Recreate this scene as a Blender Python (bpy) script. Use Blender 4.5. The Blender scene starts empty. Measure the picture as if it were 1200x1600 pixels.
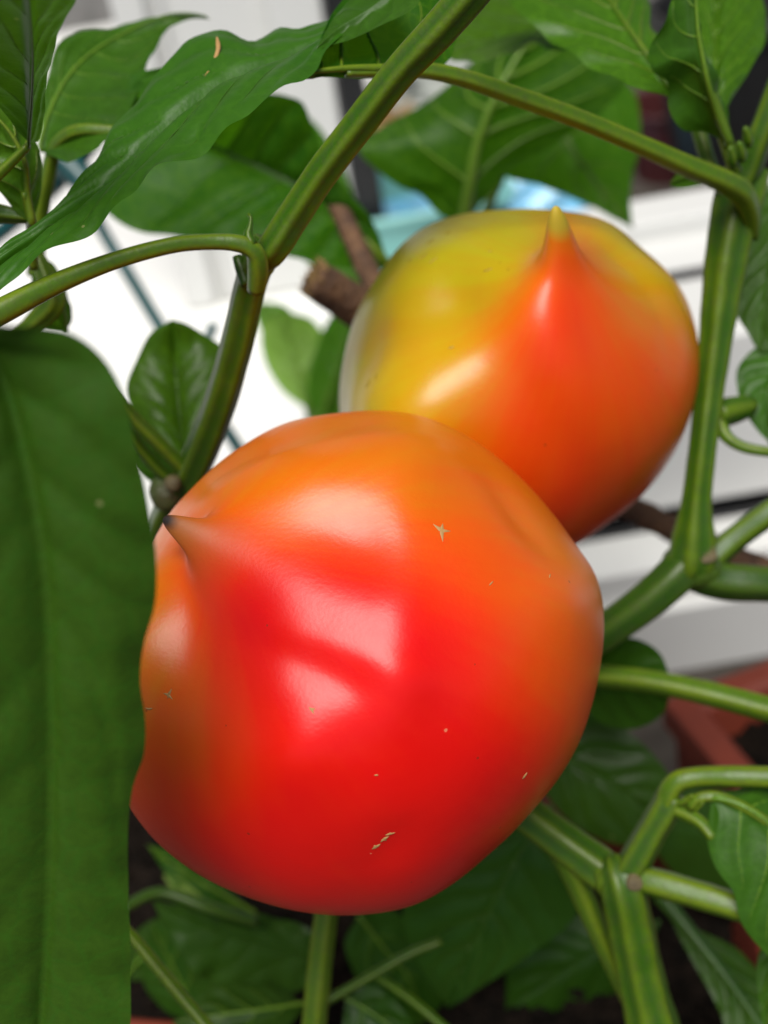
import bpy, math, random
import numpy as np
from mathutils import Vector

random.seed(7)
rng = np.random.default_rng(7)
scene = bpy.context.scene
COL = scene.collection

# ---------------------------------------------------------------- camera
F = 1900.0                       # focal length in photograph pixels (1200 x 1600)
PITCH, ROLL = math.radians(35), math.radians(10)
C = np.array([0.0, 0.0, 0.40])
FWD = np.array([0, math.cos(PITCH), -math.sin(PITCH)])
UP0 = np.array([0, math.sin(PITCH), math.cos(PITCH)])
R0 = np.array([1.0, 0, 0])
RIGHT = math.cos(ROLL) * R0 - math.sin(ROLL) * UP0
UP = math.sin(ROLL) * R0 + math.cos(ROLL) * UP0

cam = bpy.data.cameras.new('camera')
cam_o = bpy.data.objects.new('camera', cam)
COL.objects.link(cam_o)
from mathutils import Matrix
cam_o.matrix_world = Matrix(((RIGHT[0], UP[0], -FWD[0], C[0]), (RIGHT[1], UP[1], -FWD[1], C[1]),
                             (RIGHT[2], UP[2], -FWD[2], C[2]), (0, 0, 0, 1)))
cam.sensor_fit = 'VERTICAL'
cam.sensor_height = 36.0
cam.lens = 36.0 * F / 1600
cam.clip_start = 0.01
cam.clip_end = 200
cam.dof.use_dof = True
cam.dof.focus_distance = 0.190
cam.dof.aperture_fstop = cam.lens / 3.6
scene.camera = cam_o

# ---------------------------------------------------------------- sky, sun, exposure
SUN_EL, SUN_AZ = math.radians(64), math.radians(190)      # azimuth clockwise from +Y: behind the camera, a little left
world = bpy.data.worlds.new('World')
scene.world = world
world.use_nodes = True
wn = world.node_tree
wn.nodes.clear()
sky = wn.nodes.new('ShaderNodeTexSky')
sky.sky_type = 'NISHITA'
sky.sun_disc = False
sky.sun_elevation = SUN_EL
sky.sun_rotation = SUN_AZ
sky.dust_density = 0.8
sky.air_density = 0.4
sky.ozone_density = 1.0
bgn = wn.nodes.new('ShaderNodeBackground')
bgn.inputs['Strength'].default_value = 0.05
won = wn.nodes.new('ShaderNodeOutputWorld')
wn.links.new(sky.outputs[0], bgn.inputs[0])
wn.links.new(bgn.outputs[0], won.inputs[0])

sun = bpy.data.lights.new('sun', 'SUN')
sun.energy = 3.0
sun.angle = math.radians(38)
sun.color = (1.0, 0.965, 0.91)
sun_o = bpy.data.objects.new('sun', sun)
COL.objects.link(sun_o)
sd = Vector((math.cos(SUN_EL) * math.sin(SUN_AZ), math.cos(SUN_EL) * math.cos(SUN_AZ), math.sin(SUN_EL)))
sun_o.rotation_euler = sd.to_track_quat('Z', 'Y').to_euler()
sun_o.location = (0, 0, 3)

scene.view_settings.view_transform = 'Standard'
scene.view_settings.look = 'None'
scene.view_settings.gamma = 1
scene.view_settings.use_curve_mapping = False
scene.view_settings.exposure = 0.72
scene.render.engine = 'CYCLES'
scene.cycles.max_bounces = 8
scene.cycles.diffuse_bounces = 4
scene.cycles.use_denoising = True

# ---------------------------------------------------------------- helpers
def at(px, py, d):
    return C + d * (FWD + (px - 600) / F * RIGHT - (py - 800) / F * UP)

def ray(px, py):
    return FWD + (px - 600) / F * RIGHT - (py - 800) / F * UP

def on_z(px, py, z):
    r = ray(px, py)
    return C + r * ((z - C[2]) / r[2])

def on_y(px, py, y):
    r = ray(px, py)
    return C + r * ((y - C[1]) / r[1])

def spline(pts, n):
    """Catmull-Rom through pts (k, m), n samples, chord-length parameter."""
    p = np.asarray(pts, float)
    if len(p) == 2:
        t = np.linspace(0, 1, n)[:, None]
        return p[0] * (1 - t) + p[1] * t
    w = np.linalg.norm(np.diff(p[:, :2], axis=0), axis=1) + 1e-9
    k = np.concatenate([[0], np.cumsum(np.sqrt(w) * np.sqrt(w))])
    k /= k[-1]
    m = np.zeros_like(p)
    m[1:-1] = (p[2:] - p[:-2]) / (k[2:] - k[:-2])[:, None]
    m[0] = (p[1] - p[0]) / (k[1] - k[0])
    m[-1] = (p[-1] - p[-2]) / (k[-1] - k[-2])
    t = np.linspace(0, 1, n)
    i = np.clip(np.searchsorted(k, t, side='right') - 1, 0, len(p) - 2)
    h = (k[i + 1] - k[i])[:, None]
    s = ((t - k[i])[:, None]) / h
    return ((2*s**3 - 3*s**2 + 1) * p[i] + (s**3 - 2*s**2 + s) * h * m[i]
            + (-2*s**3 + 3*s**2) * p[i + 1] + (s**3 - s**2) * h * m[i + 1])

ORIGIN = {}

def thing(name, label, cat, loc, group=None):
    o = bpy.data.objects.new(name, None)
    COL.objects.link(o)
    o.empty_display_size = 0.01
    o.location = loc
    ORIGIN[o.name] = np.array(loc, float)
    o['label'] = label
    o['category'] = cat
    if group:
        o['group'] = group
    return o

def obj(name, verts, faces, mat, parent=None, uv=None, attr=None, smooth=True, origin=None):
    verts = np.asarray(verts, float)
    if parent is not None:
        org = ORIGIN[parent.name]
    else:
        org = origin if origin is not None else np.array([verts[:, 0].mean(), verts[:, 1].mean(), verts[:, 2].min()])
    me = bpy.data.meshes.new(name)
    me.from_pydata((verts - org).tolist(), [], [list(f) for f in faces])
    if uv is not None:
        lay = me.uv_layers.new(name='UVMap')
        li = np.empty(len(me.loops), int)
        me.loops.foreach_get('vertex_index', li)
        lay.data.foreach_set('uv', np.asarray(uv, float)[li].ravel())
    for k, a in (attr or {}).items():
        at_ = me.attributes.new(k, 'FLOAT', 'POINT')
        at_.data.foreach_set('value', np.asarray(a, np.float32))
    if smooth:
        me.polygons.foreach_set('use_smooth', [True] * len(me.polygons))
    me.update()
    o = bpy.data.objects.new(name, me)
    COL.objects.link(o)
    if mat:
        me.materials.append(mat)
    if parent is not None:
        o.parent = parent
    else:
        o.location = org
    ORIGIN[o.name] = org
    return o

def tag(o, label=None, cat=None, group=None, kind=None):
    if label: o['label'] = label
    if cat: o['category'] = cat
    if group: o['group'] = group
    if kind: o['kind'] = kind
    return o

def grid_faces(nu, nv, wrap=False):
    f = []
    for i in range(nu - 1):
        for j in range(nv if wrap else nv - 1):
            a, b = i * nv + j, i * nv + (j + 1) % nv
            f.append((a, b, b + nv, a + nv))
    return f

def vnoise(p, seed=0):
    """cheap smooth pseudo-noise of 3-D points in -1..1"""
    r = np.random.default_rng(seed)
    out = np.zeros(len(p))
    for k in range(9):
        v = r.normal(size=3) * (1 + 0.25 * k)
        out += np.sin(p @ v + r.uniform(0, 6.28)) / (1 + 0.2 * k)
    return out / 4.0

def tube_mesh(P, rad, n=20, ridges=0, ridge_amp=0.0, twist=0.0, cap=True, squash=1.0):
    P = np.asarray(P, float)
    T = np.gradient(P, axis=0)
    T /= np.linalg.norm(T, axis=1)[:, None] + 1e-12
    ref = np.cross(T[0], -FWD)
    if np.linalg.norm(ref) < 1e-3:
        ref = RIGHT
    N = [ref / np.linalg.norm(ref)]
    for i in range(1, len(P)):
        v = N[-1] - T[i] * np.dot(N[-1], T[i])
        N.append(v / np.linalg.norm(v))
    N = np.array(N)
    B = np.cross(T, N)
    a = np.linspace(0, 2 * math.pi, n, endpoint=False)
    L = np.concatenate([[0], np.cumsum(np.linalg.norm(np.diff(P, axis=0), axis=1))])
    V, UV = [], []
    for i in range(len(P)):
        aa = a + twist * L[i]
        rr = rad[i] * (1 + ridge_amp * np.cos(ridges * aa))
        V.append(P[i] + (np.cos(aa) * rr)[:, None] * N[i] + (np.sin(aa) * rr * squash)[:, None] * B[i])
        UV.append(np.stack([np.full(n, L[i] * 20), 0.5 - 0.5 * np.cos(aa * ridges if ridges else aa)], 1))
    V = np.concatenate(V)
    UV = np.concatenate(UV)
    faces = grid_faces(len(P), n, True)
    if cap:
        k = len(V)
        V = np.concatenate([V, P[:1], P[-1:]])
        UV = np.concatenate([UV, [[0, .5]], [[L[-1] * 20, .5]]])
        for j in range(n):
            faces.append((k, (j + 1) % n, j))
            b = (len(P) - 1) * n
            faces.append((k + 1, b + j, b + (j + 1) % n))
    return V, faces, UV

def stem(name, pts, mat, parent, ridges=6, ridge_amp=0.06, n=24, step=7, wob=0.03, swell=()):
    """pts: (px, py, depth, radius in px)"""
    pts = np.asarray(pts, float)
    ln = np.linalg.norm(np.diff(pts[:, :2], axis=0), axis=1).sum()
    m = max(8, int(ln / step))
    s = spline(pts, m)
    P = np.array([at(*q[:3]) for q in s])
    rad = s[:, 3] * s[:, 2] / F
    w = vnoise(P * 260, 3)
    rad = rad * (1 + wob * w)
    t = np.linspace(0, 1, m)
    for (tc, amp, sg) in swell:
        rad = rad * (1 + amp * np.exp(-((t - tc) / sg) ** 2))
    V, Fc, UV = tube_mesh(P, rad, n, ridges, ridge_amp)
    return obj(name, V, Fc, mat, parent, uv=UV)

def leaf(parent, mid, L, R, mat, nveins=7, bulge=0.0, quilt=0.0012, ripple=0.0, rib=6.0, nu=56, nv=17,
         rib_side=1, name='leaf', vein_slope=0.28, rib_mat=None, seed=1, groove=0.0008, free=False, label=None):
    """mid / L / R: (px, py, depth) splines from base to tip; the blade is lofted between them.
    rib_side +1: the midrib stands proud towards the camera (an underside is seen), -1: away."""
    mid = np.asarray(mid, float)
    if not free:
        L = np.vstack([mid[:1], L, mid[-1:]])
        R = np.vstack([mid[:1], R, mid[-1:]])
    M = np.array([at(*q) for q in spline(mid, nu)])
    Lw = np.array([at(*q) for q in spline(L, nu)])
    Rw = np.array([at(*q) for q in spline(R, nu)])
    vs = np.linspace(-1, 1, 2 * nv + 1)
    vs = np.sign(vs) * np.abs(vs) ** 1.15
    u = np.linspace(0, 1, nu)
    V = np.zeros((nu, len(vs), 3))
    for j, v in enumerate(vs):
        E = Lw if v < 0 else Rw
        V[:, j] = M * (1 - abs(v)) + E * abs(v)
    du = np.gradient(V, axis=0)
    dv = np.gradient(V, axis=1)
    N = np.cross(du, dv)
    N /= np.linalg.norm(N, axis=2)[:, :, None] + 1e-9
    toward = C - V
    toward /= np.linalg.norm(toward, axis=2)[:, :, None]
    Nm = N[nu // 2, nv]
    if np.dot(Nm, toward[nu // 2, nv]) < 0:
        N = -N
        flip = True
    else:
        flip = False
    U, VV = np.meshgrid(u, vs, indexing='ij')
    a = np.abs(VV)
    env = np.sin(np.pi * np.clip(U, 0.0, 1)) ** 0.5
    r = np.random.default_rng(seed)
    ph = r.uniform(0, 6.28, (2, 2))
    uu_ = np.linspace(-0.2, 1.4, 400)
    def warp(x, side):
        return x + 0.035 * np.sin(8.5 * x + ph[side, 0]) + 0.018 * np.sin(19 * x + ph[side, 1])
    wt = [warp(uu_, 0), warp(uu_, 1)]
    s = nveins * (np.where(VV < 0, warp(U, 0), warp(U, 1)) - vein_slope * a ** 1.1)
    fr = s - np.floor(s)
    q = np.abs(np.sin(np.pi * fr)) ** 0.6
    h = bulge * 4 * a * (1 - a) * 0.5 * env
    h = h + (-rib_side) * 0.75 * quilt * (q - 0.5) * np.clip(a * 5, 0, 1) * np.clip((1 - a) * 4, 0.15, 1) * env
    h = h + rib_side * groove * np.exp(-(VV / 0.07) ** 2)
    k1, k2 = r.uniform(2.2, 4.5), r.uniform(5, 8)
    h = h + ripple * a ** 2.2 * env * (np.sin(U * k1 * 6.28 + r.uniform(0, 6) + VV) + 0.5 * np.sin(U * k2 * 6.28 + r.uniform(0, 6) - 2 * VV))
    nz = vnoise(V.reshape(-1, 3) * 180, seed).reshape(U.shape)
    h = h + 0.0007 * nz * a
    V = V + N * h[:, :, None]
    uv = np.stack([U.ravel(), 0.5 + 0.5 * VV.ravel()], 1)
    fc = grid_faces(nu, len(vs))
    if flip:
        fc = [tuple(reversed(f)) for f in fc]
    o = obj(name, V.reshape(-1, 3), fc, mat, parent, uv=uv)
    if label:
        o['label'] = label
    if rib > 0:
        P = V[:, nv] + N[:, nv] * rib_side * 0.0002
        dep = (P - C) @ FWD
        tt = np.linspace(0, 1, nu)
        rad = rib * dep / F * (1.0 - 0.85 * tt)
        Vv, Ff, UVv = tube_mesh(P, rad, 10)
        allV, allF, off = [Vv], list(Ff), len(Vv)
        allUV = [UVv]
        # the side veins spring from the midrib
        for sgn in (-1, 1):
            for kq in range(1, nveins):
                pts = []
                for av in np.linspace(0, 0.86, 14):
                    uu = np.interp(kq / nveins + vein_slope * av ** 1.1, wt[0 if sgn < 0 else 1], uu_)
                    if uu >= 0.97 or uu <= 0.02:
                        break
                    fi = uu * (nu - 1)
                    i0 = int(fi)
                    jf = np.interp(sgn * av, vs, np.arange(len(vs)))
                    j0 = min(int(jf), len(vs) - 2)
                    fj = jf - j0
                    i1 = min(i0 + 1, nu - 1)
                    fi -= i0
                    pt = (V[i0, j0] * (1 - fi) * (1 - fj) + V[i1, j0] * fi * (1 - fj)
                          + V[i0, j0 + 1] * (1 - fi) * fj + V[i1, j0 + 1] * fi * fj)
                    pts.append(pt - N[i0, j0] * 0.00005)
                if len(pts) < 5:
                    continue
                pts = np.array(pts)
                dd = (pts - C) @ FWD
                rr = rib * 0.36 * dd / F * np.linspace(1, 0.25, len(pts))
                Vv, Ff, UVv = tube_mesh(pts, rr, 6)
                allV.append(Vv)
                allUV.append(UVv)
                allF += [tuple(x + off for x in f) for f in Ff]
                off += len(Vv)
        obj('vein', np.concatenate(allV), allF, rib_mat or M_['vein'], o, uv=np.concatenate(allUV))
    return o

# ---------------------------------------------------------------- materials
M_ = {}

class NT:
    def __init__(self, name):
        self.m = bpy.data.materials.new(name)
        self.m.use_nodes = True
        self.t = self.m.node_tree
        self.t.nodes.clear()
        self.out = self.t.nodes.new('ShaderNodeOutputMaterial')
    def n(self, typ, **kw):
        nd = self.t.nodes.new('ShaderNode' + typ)
        for k, v in kw.items():
            if k.startswith('_'):
                setattr(nd, k[1:], v)
            else:
                key = int(k[1:]) if k[0] == 'i' and k[1:].isdigit() else k.replace('__', ' ')
                if hasattr(v, 'bl_idname') or isinstance(v, bpy.types.NodeSocket):
                    self.t.links.new(v, nd.inputs[key])
                else:
                    nd.inputs[key].default_value = v
        return nd
    def math(self, op, a, b=0.0, clamp=False):
        return self.n('Math', _operation=op, _use_clamp=clamp, i0=a, i1=b).outputs[0]
    def mix(self, fac, a, b, blend='MIX'):
        nd = self.t.nodes.new('ShaderNodeMix')
        nd.data_type = 'RGBA'
        nd.blend_type = blend
        for key, v in ((0, fac), (6, a), (7, b)):
            if isinstance(v, bpy.types.NodeSocket):
                self.t.links.new(v, nd.inputs[key])
            else:
                nd.inputs[key].default_value = v if key == 0 else (*v, 1) if len(v) == 3 else v
        return nd.outputs[2]
    def ramp(self, fac, stops, interp='LINEAR'):
        nd = self.t.nodes.new('ShaderNodeValToRGB')
        cr = nd.color_ramp
        cr.interpolation = interp
        while len(cr.elements) > 1:
            cr.elements.remove(cr.elements[0])
        for i, (p, c) in enumerate(stops):
            e = cr.elements[0] if i == 0 else cr.elements.new(p)
            e.position = p
            e.color = (*c, 1) if len(c) == 3 else c
        self.t.links.new(fac, nd.inputs[0])
        return nd.outputs[0]
    def noise(self, vec, scale, detail=3, rough=0.55):
        return self.n('TexNoise', Vector=vec, Scale=scale, Detail=detail, Roughness=rough).outputs[0]
    def mapr(self, v, a, b, c=0.0, d=1.0):
        return self.n('MapRange', i0=v, i1=a, i2=b, i3=c, i4=d).outputs[0]
    def bump(self, h, strength, dist, normal=None):
        nd = self.n('Bump', Height=h, Strength=strength, Distance=dist)
        if normal is not None:
            self.t.links.new(normal, nd.inputs['Normal'])
        return nd.outputs[0]
    def surf(self, s):
        self.t.links.new(s, self.out.inputs[0])
        return self.m

def pepper_material():
    k = NT('pepper_skin')
    oc = k.n('TexCoord').outputs['Object']
    rip = k.n('Attribute', _attribute_name='ripeness').outputs['Fac']
    big = k.noise(oc, 45, 3)
    fine = k.noise(oc, 420, 3)
    f = k.math('ADD', rip, k.math('MULTIPLY', k.math('SUBTRACT', big, 0.5), 0.16))
    f = k.math('ADD', f, k.math('MULTIPLY', k.math('SUBTRACT', fine, 0.5), 0.05), True)
    st = k.n('Attribute', _attribute_name='streak').outputs['Fac']
    f = k.math('ADD', f, k.math('MULTIPLY', st, 0.032), True)
    col = k.ramp(f, [(0.0, (0.44, 0.365, 0.004)), (0.18, (0.49, 0.265, 0.003)), (0.36, (0.58, 0.150, 0.002)),
                     (0.55, (0.67, 0.082, 0.001)), (0.74, (0.70, 0.036, 0.001)), (0.90, (0.70, 0.012, 0.001)), (1.0, (0.68, 0.004, 0.002))], 'LINEAR')
    # pinprick pores and pale flecks in the skin
    vor = k.n('TexVoronoi', Vector=oc, Scale=330.0, Randomness=1.0)
    pick = k.math('GREATER_THAN', vor.outputs['Color'], 0.80)
    dot = k.math('MULTIPLY', k.math('LESS_THAN', vor.outputs['Distance'], 0.085), pick)
    col = k.mix(k.math('MULTIPLY', dot, 0.55), col, (0.10, 0.03, 0.01))
    vor2 = k.n('TexVoronoi', Vector=oc, Scale=210.0, Randomness=1.0)
    pick2 = k.math('GREATER_THAN', vor2.outputs['Color'], 0.84)
    dot2 = k.math('MULTIPLY', k.math('LESS_THAN', vor2.outputs['Distance'], 0.07), pick2)
    col = k.mix(k.math('MULTIPLY', dot2, 0.35), col, (0.75, 0.5, 0.25))
    tip = k.n('Attribute', _attribute_name='tip').outputs['Fac']
    tipc = k.n('Attribute', _attribute_name='tipdark').outputs['Fac']
    col = k.mix(tip, col, k.mix(k.n('ObjectInfo').outputs['Color'], (0.40, 0.32, 0.02), (0.22, 0.075, 0.012)))
    col = k.mix(tipc, col, (0.012, 0.009, 0.006))
    bn = k.bump(k.noise(oc, 1500, 2), 0.05, 0.0006)
    bn = k.bump(k.noise(oc, 90, 2), 0.05, 0.003, bn)
    rg = k.math('ADD', k.mapr(k.noise(oc, 90, 3), 0.3, 0.7, 0.31, 0.39), k.math('MULTIPLY', tip, 0.25))
    p = k.n('BsdfPrincipled', Base__Color=col, Roughness=rg, Normal=bn)
    p.inputs['Specular IOR Level'].default_value = 0.40
    p.inputs['Subsurface Weight'].default_value = 0.18
    p.inputs['Subsurface Radius'].default_value = (1.0, 0.35, 0.12)
    p.inputs['Subsurface Scale'].default_value = 0.004
    return k.surf(p.outputs[0])

def leaf_material(name, top, under, vein, rough=0.42, trans=0.34, spec=0.26):
    k = NT(name)
    uvn = k.n('UVMap').outputs[0]
    sep = k.n('SeparateXYZ', Vector=uvn)
    oc = k.n('TexCoord').outputs['Object']
    rnd = k.n('ObjectInfo').outputs['Random']
    back = k.n('NewGeometry').outputs['Backfacing']
    base = k.mix(back, top, under)
    big = k.noise(oc, 60, 4)
    base = k.mix(k.mapr(big, 0.3, 0.75, 0.0, 0.55), base, k.mix(0.5, base, (0.040, 0.12, 0.004)), 'MIX')
    fine = k.noise(oc, 700, 3)
    base = k.mix(k.mapr(fine, 0.35, 0.7, 0.0, 0.35), base, k.mix(0.5, base, (0.005, 0.02, 0.002)), 'MIX')
    hs = k.n('HueSaturation', Color=base, Hue=k.mapr(rnd, 0, 1, 0.488, 0.512), Value=k.mapr(rnd, 0, 1, 0.85, 1.18))
    base = hs.outputs[0]
    # small netted veins between the side veins
    wv = k.n('VectorMath', _operation='ADD', i0=oc, i1=k.n('VectorMath', _operation='SCALE', i0=k.n('TexNoise', Vector=oc, Scale=200.0).outputs['Color'], Scale=0.003).outputs[0]).outputs[0]
    net = k.n('TexVoronoi', Vector=wv, Scale=230.0, _feature='DISTANCE_TO_EDGE').outputs['Distance']
    netm = k.mapr(net, 0.0, 0.10, 1.0, 0.0)
    base = k.mix(k.math('MULTIPLY', netm, 0.28), base, vein)
    # worn specks
    vor = k.n('TexVoronoi', Vector=oc, Scale=160.0)
    sp = k.math('MULTIPLY', k.math('LESS_THAN', vor.outputs['Distance'], 0.06), k.math('GREATER_THAN', vor.outputs['Color'], 0.8))
    base = k.mix(k.math('MULTIPLY', sp, 0.5), base, (0.3, 0.3, 0.12))
    bn = k.bump(net, 0.12, 0.0008)
    bn = k.bump(k.noise(oc, 1300, 2), 0.12, 0.0005, bn)
    p = k.n('BsdfPrincipled', Base__Color=base, Roughness=k.mapr(big, 0.3, 0.7, rough - 0.07, rough + 0.08), Normal=bn)
    p.inputs['Specular IOR Level'].default_value = spec
    tr = k.n('BsdfTranslucent', Color=k.mix(0.5, base, (0.16, 0.48, 0.005)), Normal=bn)
    ms = k.n('MixShader', i0=trans, i1=p.outputs[0], i2=tr.outputs[0])
    return k.surf(ms.outputs[0])

def stem_material(name, groove, ridge, scar=(0.05, 0.035, 0.03), rough=0.38, mark=0.5):
    k = NT(name)
    uvn = k.n('UVMap').outputs[0]
    sep = k.n('SeparateXYZ', Vector=uvn)
    oc = k.n('TexCoord').outputs['Object']
    v = k.math('ADD', sep.outputs[1], k.math('MULTIPLY', k.math('SUBTRACT', k.noise(oc, 160, 3), 0.5), 1.1))
    col = k.ramp(v, [(0.1, ridge), (0.5, tuple(0.6 * a + 0.4 * b for a, b in zip(groove, ridge))), (0.9, groove)])
    big = k.noise(oc, 70, 4)
    col = k.mix(k.mapr(big, 0.62, 0.78, 0.0, mark), col, scar)
    fine = k.noise(oc, 900, 3)
    col = k.mix(k.mapr(fine, 0.4, 0.75, 0.0, 0.3), col, scar)
    bn = k.bump(k.noise(oc, 900, 3), 0.15, 0.0006)
    p = k.n('BsdfPrincipled', Base__Color=col, Roughness=rough, Normal=bn)
    p.inputs['Specular IOR Level'].default_value = 0.32
    p.inputs['Subsurface Weight'].default_value = 0.12
    p.inputs['Subsurface Radius'].default_value = (0.5, 1.0, 0.2)
    p.inputs['Subsurface Scale'].default_value = 0.0015
    return k.surf(p.outputs[0])

def plain(name, col, rough=0.5, var=0.15, scale=60, spec=0.5, bump=0.0, bscale=300, dark=None, metal=0.0):
    k = NT(name)
    oc = k.n('TexCoord').outputs['Object']
    nz = k.noise(oc, scale, 5)
    d = dark or tuple(c * 0.5 for c in col)
    c = k.mix(k.mapr(nz, 0.3, 0.75, 0, var * 2), col, d)
    p = k.n('BsdfPrincipled', Base__Color=c, Roughness=rough, Metallic=metal)
    p.inputs['Specular IOR Level'].default_value = spec
    if bump:
        k.t.links.new(k.bump(k.noise(oc, bscale, 4), bump, 0.002), p.inputs['Normal'])
    return k.surf(p.outputs[0])

M_['pepper'] = pepper_material()
M_['leaf'] = leaf_material('leaf_green', (0.0150, 0.082, 0.002), (0.032, 0.095, 0.005), (0.048, 0.15, 0.007), trans=0.26)
M_['leaf_thick'] = leaf_material('leaf_thick_green', (0.011, 0.064, 0.003), (0.03, 0.09, 0.006), (0.022, 0.10, 0.006), trans=0.05)
M_['leaf_shaded'] = leaf_material('leaf_shaded_green', (0.007, 0.036, 0.002), (0.018, 0.05, 0.004), (0.022, 0.075, 0.005), trans=0.2, spec=0.22)  # same leaf green darkened: shade of the low foliage put into the colour
M_['leaf_under'] = leaf_material('leaf_green_underside_up', (0.048, 0.140, 0.003), (0.017, 0.080, 0.003), (0.12, 0.25, 0.008), rough=0.5, trans=0.55)
M_['leaf_young'] = leaf_material('leaf_young_green', (0.028, 0.128, 0.002), (0.05, 0.13, 0.006), (0.10, 0.25, 0.010), rough=0.36)
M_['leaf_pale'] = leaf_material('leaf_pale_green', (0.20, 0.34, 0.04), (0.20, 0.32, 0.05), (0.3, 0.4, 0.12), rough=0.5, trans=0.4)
M_['stem'] = stem_material('stem_green', (0.028, 0.086, 0.002), (0.082, 0.140, 0.004))
M_['stem_dark'] = stem_material('stem_dark_green', (0.020, 0.062, 0.003), (0.042, 0.085, 0.005), mark=0.6)
M_['petiole'] = stem_material('petiole_green', (0.058, 0.125, 0.004), (0.112, 0.170, 0.006), mark=0.2)
M_['vein'] = stem_material('vein_green', (0.085, 0.18, 0.012), (0.12, 0.22, 0.014), mark=0.1)
M_['vein_dim'] = stem_material('vein_dim_green', (0.030, 0.092, 0.006), (0.045, 0.11, 0.008), mark=0.1)
M_['node'] = plain('stem_node_bark', (0.045, 0.075, 0.008), 0.55, 0.45, 160, dark=(0.050, 0.038, 0.014), bump=0.35, bscale=500)
M_['bark_scar'] = plain('leaf_scar_bark', (0.11, 0.085, 0.03), 0.7, 0.4, 300, dark=(0.05,0.035,0.02), bump=0.4)
M_['scar'] = plain('corky_scar', (0.42, 0.24, 0.08), 0.7, 0.3, 500, bump=0.3)
M_['scar_dim'] = plain('brown_scuff', (0.36, 0.23, 0.02), 0.6, 0.3, 500)
M_['wood'] = plain('woody_bark', (0.17, 0.085, 0.038), 0.8, 0.5, 220, dark=(0.045, 0.022, 0.014), bump=0.8, bscale=420)
M_['wood_cut'] = plain('torn_wood', (0.42, 0.27, 0.10), 0.8, 0.5, 400, dark=(0.12, 0.06, 0.02), bump=0.9, bscale=500)
M_['white'] = plain('white_paint', (0.80, 0.80, 0.77), 0.35, 0.05, 12)
M_['frame'] = plain('white_frame_plastic', (0.66, 0.66, 0.635), 0.3, 0.06, 14)
M_['rubber'] = plain('black_rubber', (0.012, 0.012, 0.013), 0.45, 0.2, 40)
M_['wire'] = plain('green_coated_wire', (0.008, 0.065, 0.066), 0.35, 0.15, 90)
M_['pot'] = plain('terracotta_plastic', (0.22, 0.036, 0.015), 0.6, 0.3, 40, bump=0.1)
M_['soil'] = plain('dark_soil', (0.014, 0.009, 0.006), 0.95, 0.6, 160, spec=0.12, dark=(0.004, 0.003, 0.002), bump=1.0, bscale=260)
M_['ground'] = plain('dark_paving', (0.07, 0.06, 0.05), 0.85, 0.5, 50, spec=0.2, dark=(0.03, 0.025, 0.02), bump=0.5, bscale=200)  # darkened all over to lessen the bounce onto the peppers
M_['concrete'] = plain('pale_concrete', (0.30, 0.29, 0.27), 0.85, 0.4, 60, bump=0.5, bscale=200)
M_['teal'] = plain('turquoise_plastic', (0.20, 0.50, 0.47), 0.35, 0.2, 20)
M_['blue'] = plain('blue_plastic_film', (0.10, 0.42, 0.68), 0.2, 0.35, 60, dark=(0.45, 0.62, 0.72))
M_['bag'] = plain('pale_plastic_film', (0.42, 0.44, 0.40), 0.3, 0.45, 50, dark=(0.13, 0.15, 0.12))
M_['black'] = plain('black_plastic', (0.018, 0.017, 0.016), 0.5, 0.3, 40)
M_['maroon'] = plain('maroon_plastic', (0.12, 0.03, 0.03), 0.5, 0.3, 40)
M_['green_fruit'] = plain('unripe_fruit_green', (0.10, 0.24, 0.015), 0.3, 0.2, 80)

# ---------------------------------------------------------------- setting: sill, window
def box_between(name, a, b, c, d, thick, mat, parent, bevel=0.0):
    """a slab: quad a b c d (world) thickened away from the camera"""
    q = np.array([a, b, c, d], float)
    n = np.cross(q[1] - q[0], q[3] - q[0])
    n /= np.linalg.norm(n)
    if np.dot(n, C - q.mean(0)) < 0:
        n = -n
    V = np.concatenate([q, q - n * thick])
    fc = [(0, 1, 2, 3), (7, 6, 5, 4), (0, 4, 5, 1), (1, 5, 6, 2), (2, 6, 7, 3), (3, 7, 4, 0)]
    o = obj(name, V, fc, mat, parent, smooth=False)
    if bevel:
        m = o.modifiers.new('bevel', 'BEVEL')
        m.width = bevel
        m.segments = 3
    return o

def box(name, lo, hi, mat, parent, bevel=0.0):
    lo, hi = np.array(lo, float), np.array(hi, float)
    V = np.array([[x, y, z] for z in (lo[2], hi[2]) for (x, y) in ((lo[0], lo[1]), (hi[0], lo[1]), (hi[0], hi[1]), (lo[0], hi[1]))])
    fc = [(3, 2, 1, 0), (4, 5, 6, 7), (0, 1, 5, 4), (1, 2, 6, 5), (2, 3, 7, 6), (3, 0, 4, 7)]
    o = obj(name, V, fc, mat, parent, smooth=False)
    if bevel:
        m = o.modifiers.new('bevel', 'BEVEL')
        m.width = bevel
        m.segments = 3
    return o

# floor under everything
n = 60
gx, gy = np.meshgrid(np.linspace(-3, 3, n), np.linspace(-0.6, 5, n), indexing='ij')
gp = np.stack([gx.ravel(), gy.ravel(), np.zeros(n * n)], 1)
gp[:, 2] = 0.0015 * vnoise(gp * 9, 5)
tag(obj('floor', gp, grid_faces(n, n), M_['ground'], origin=np.zeros(3)), kind='structure')

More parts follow.
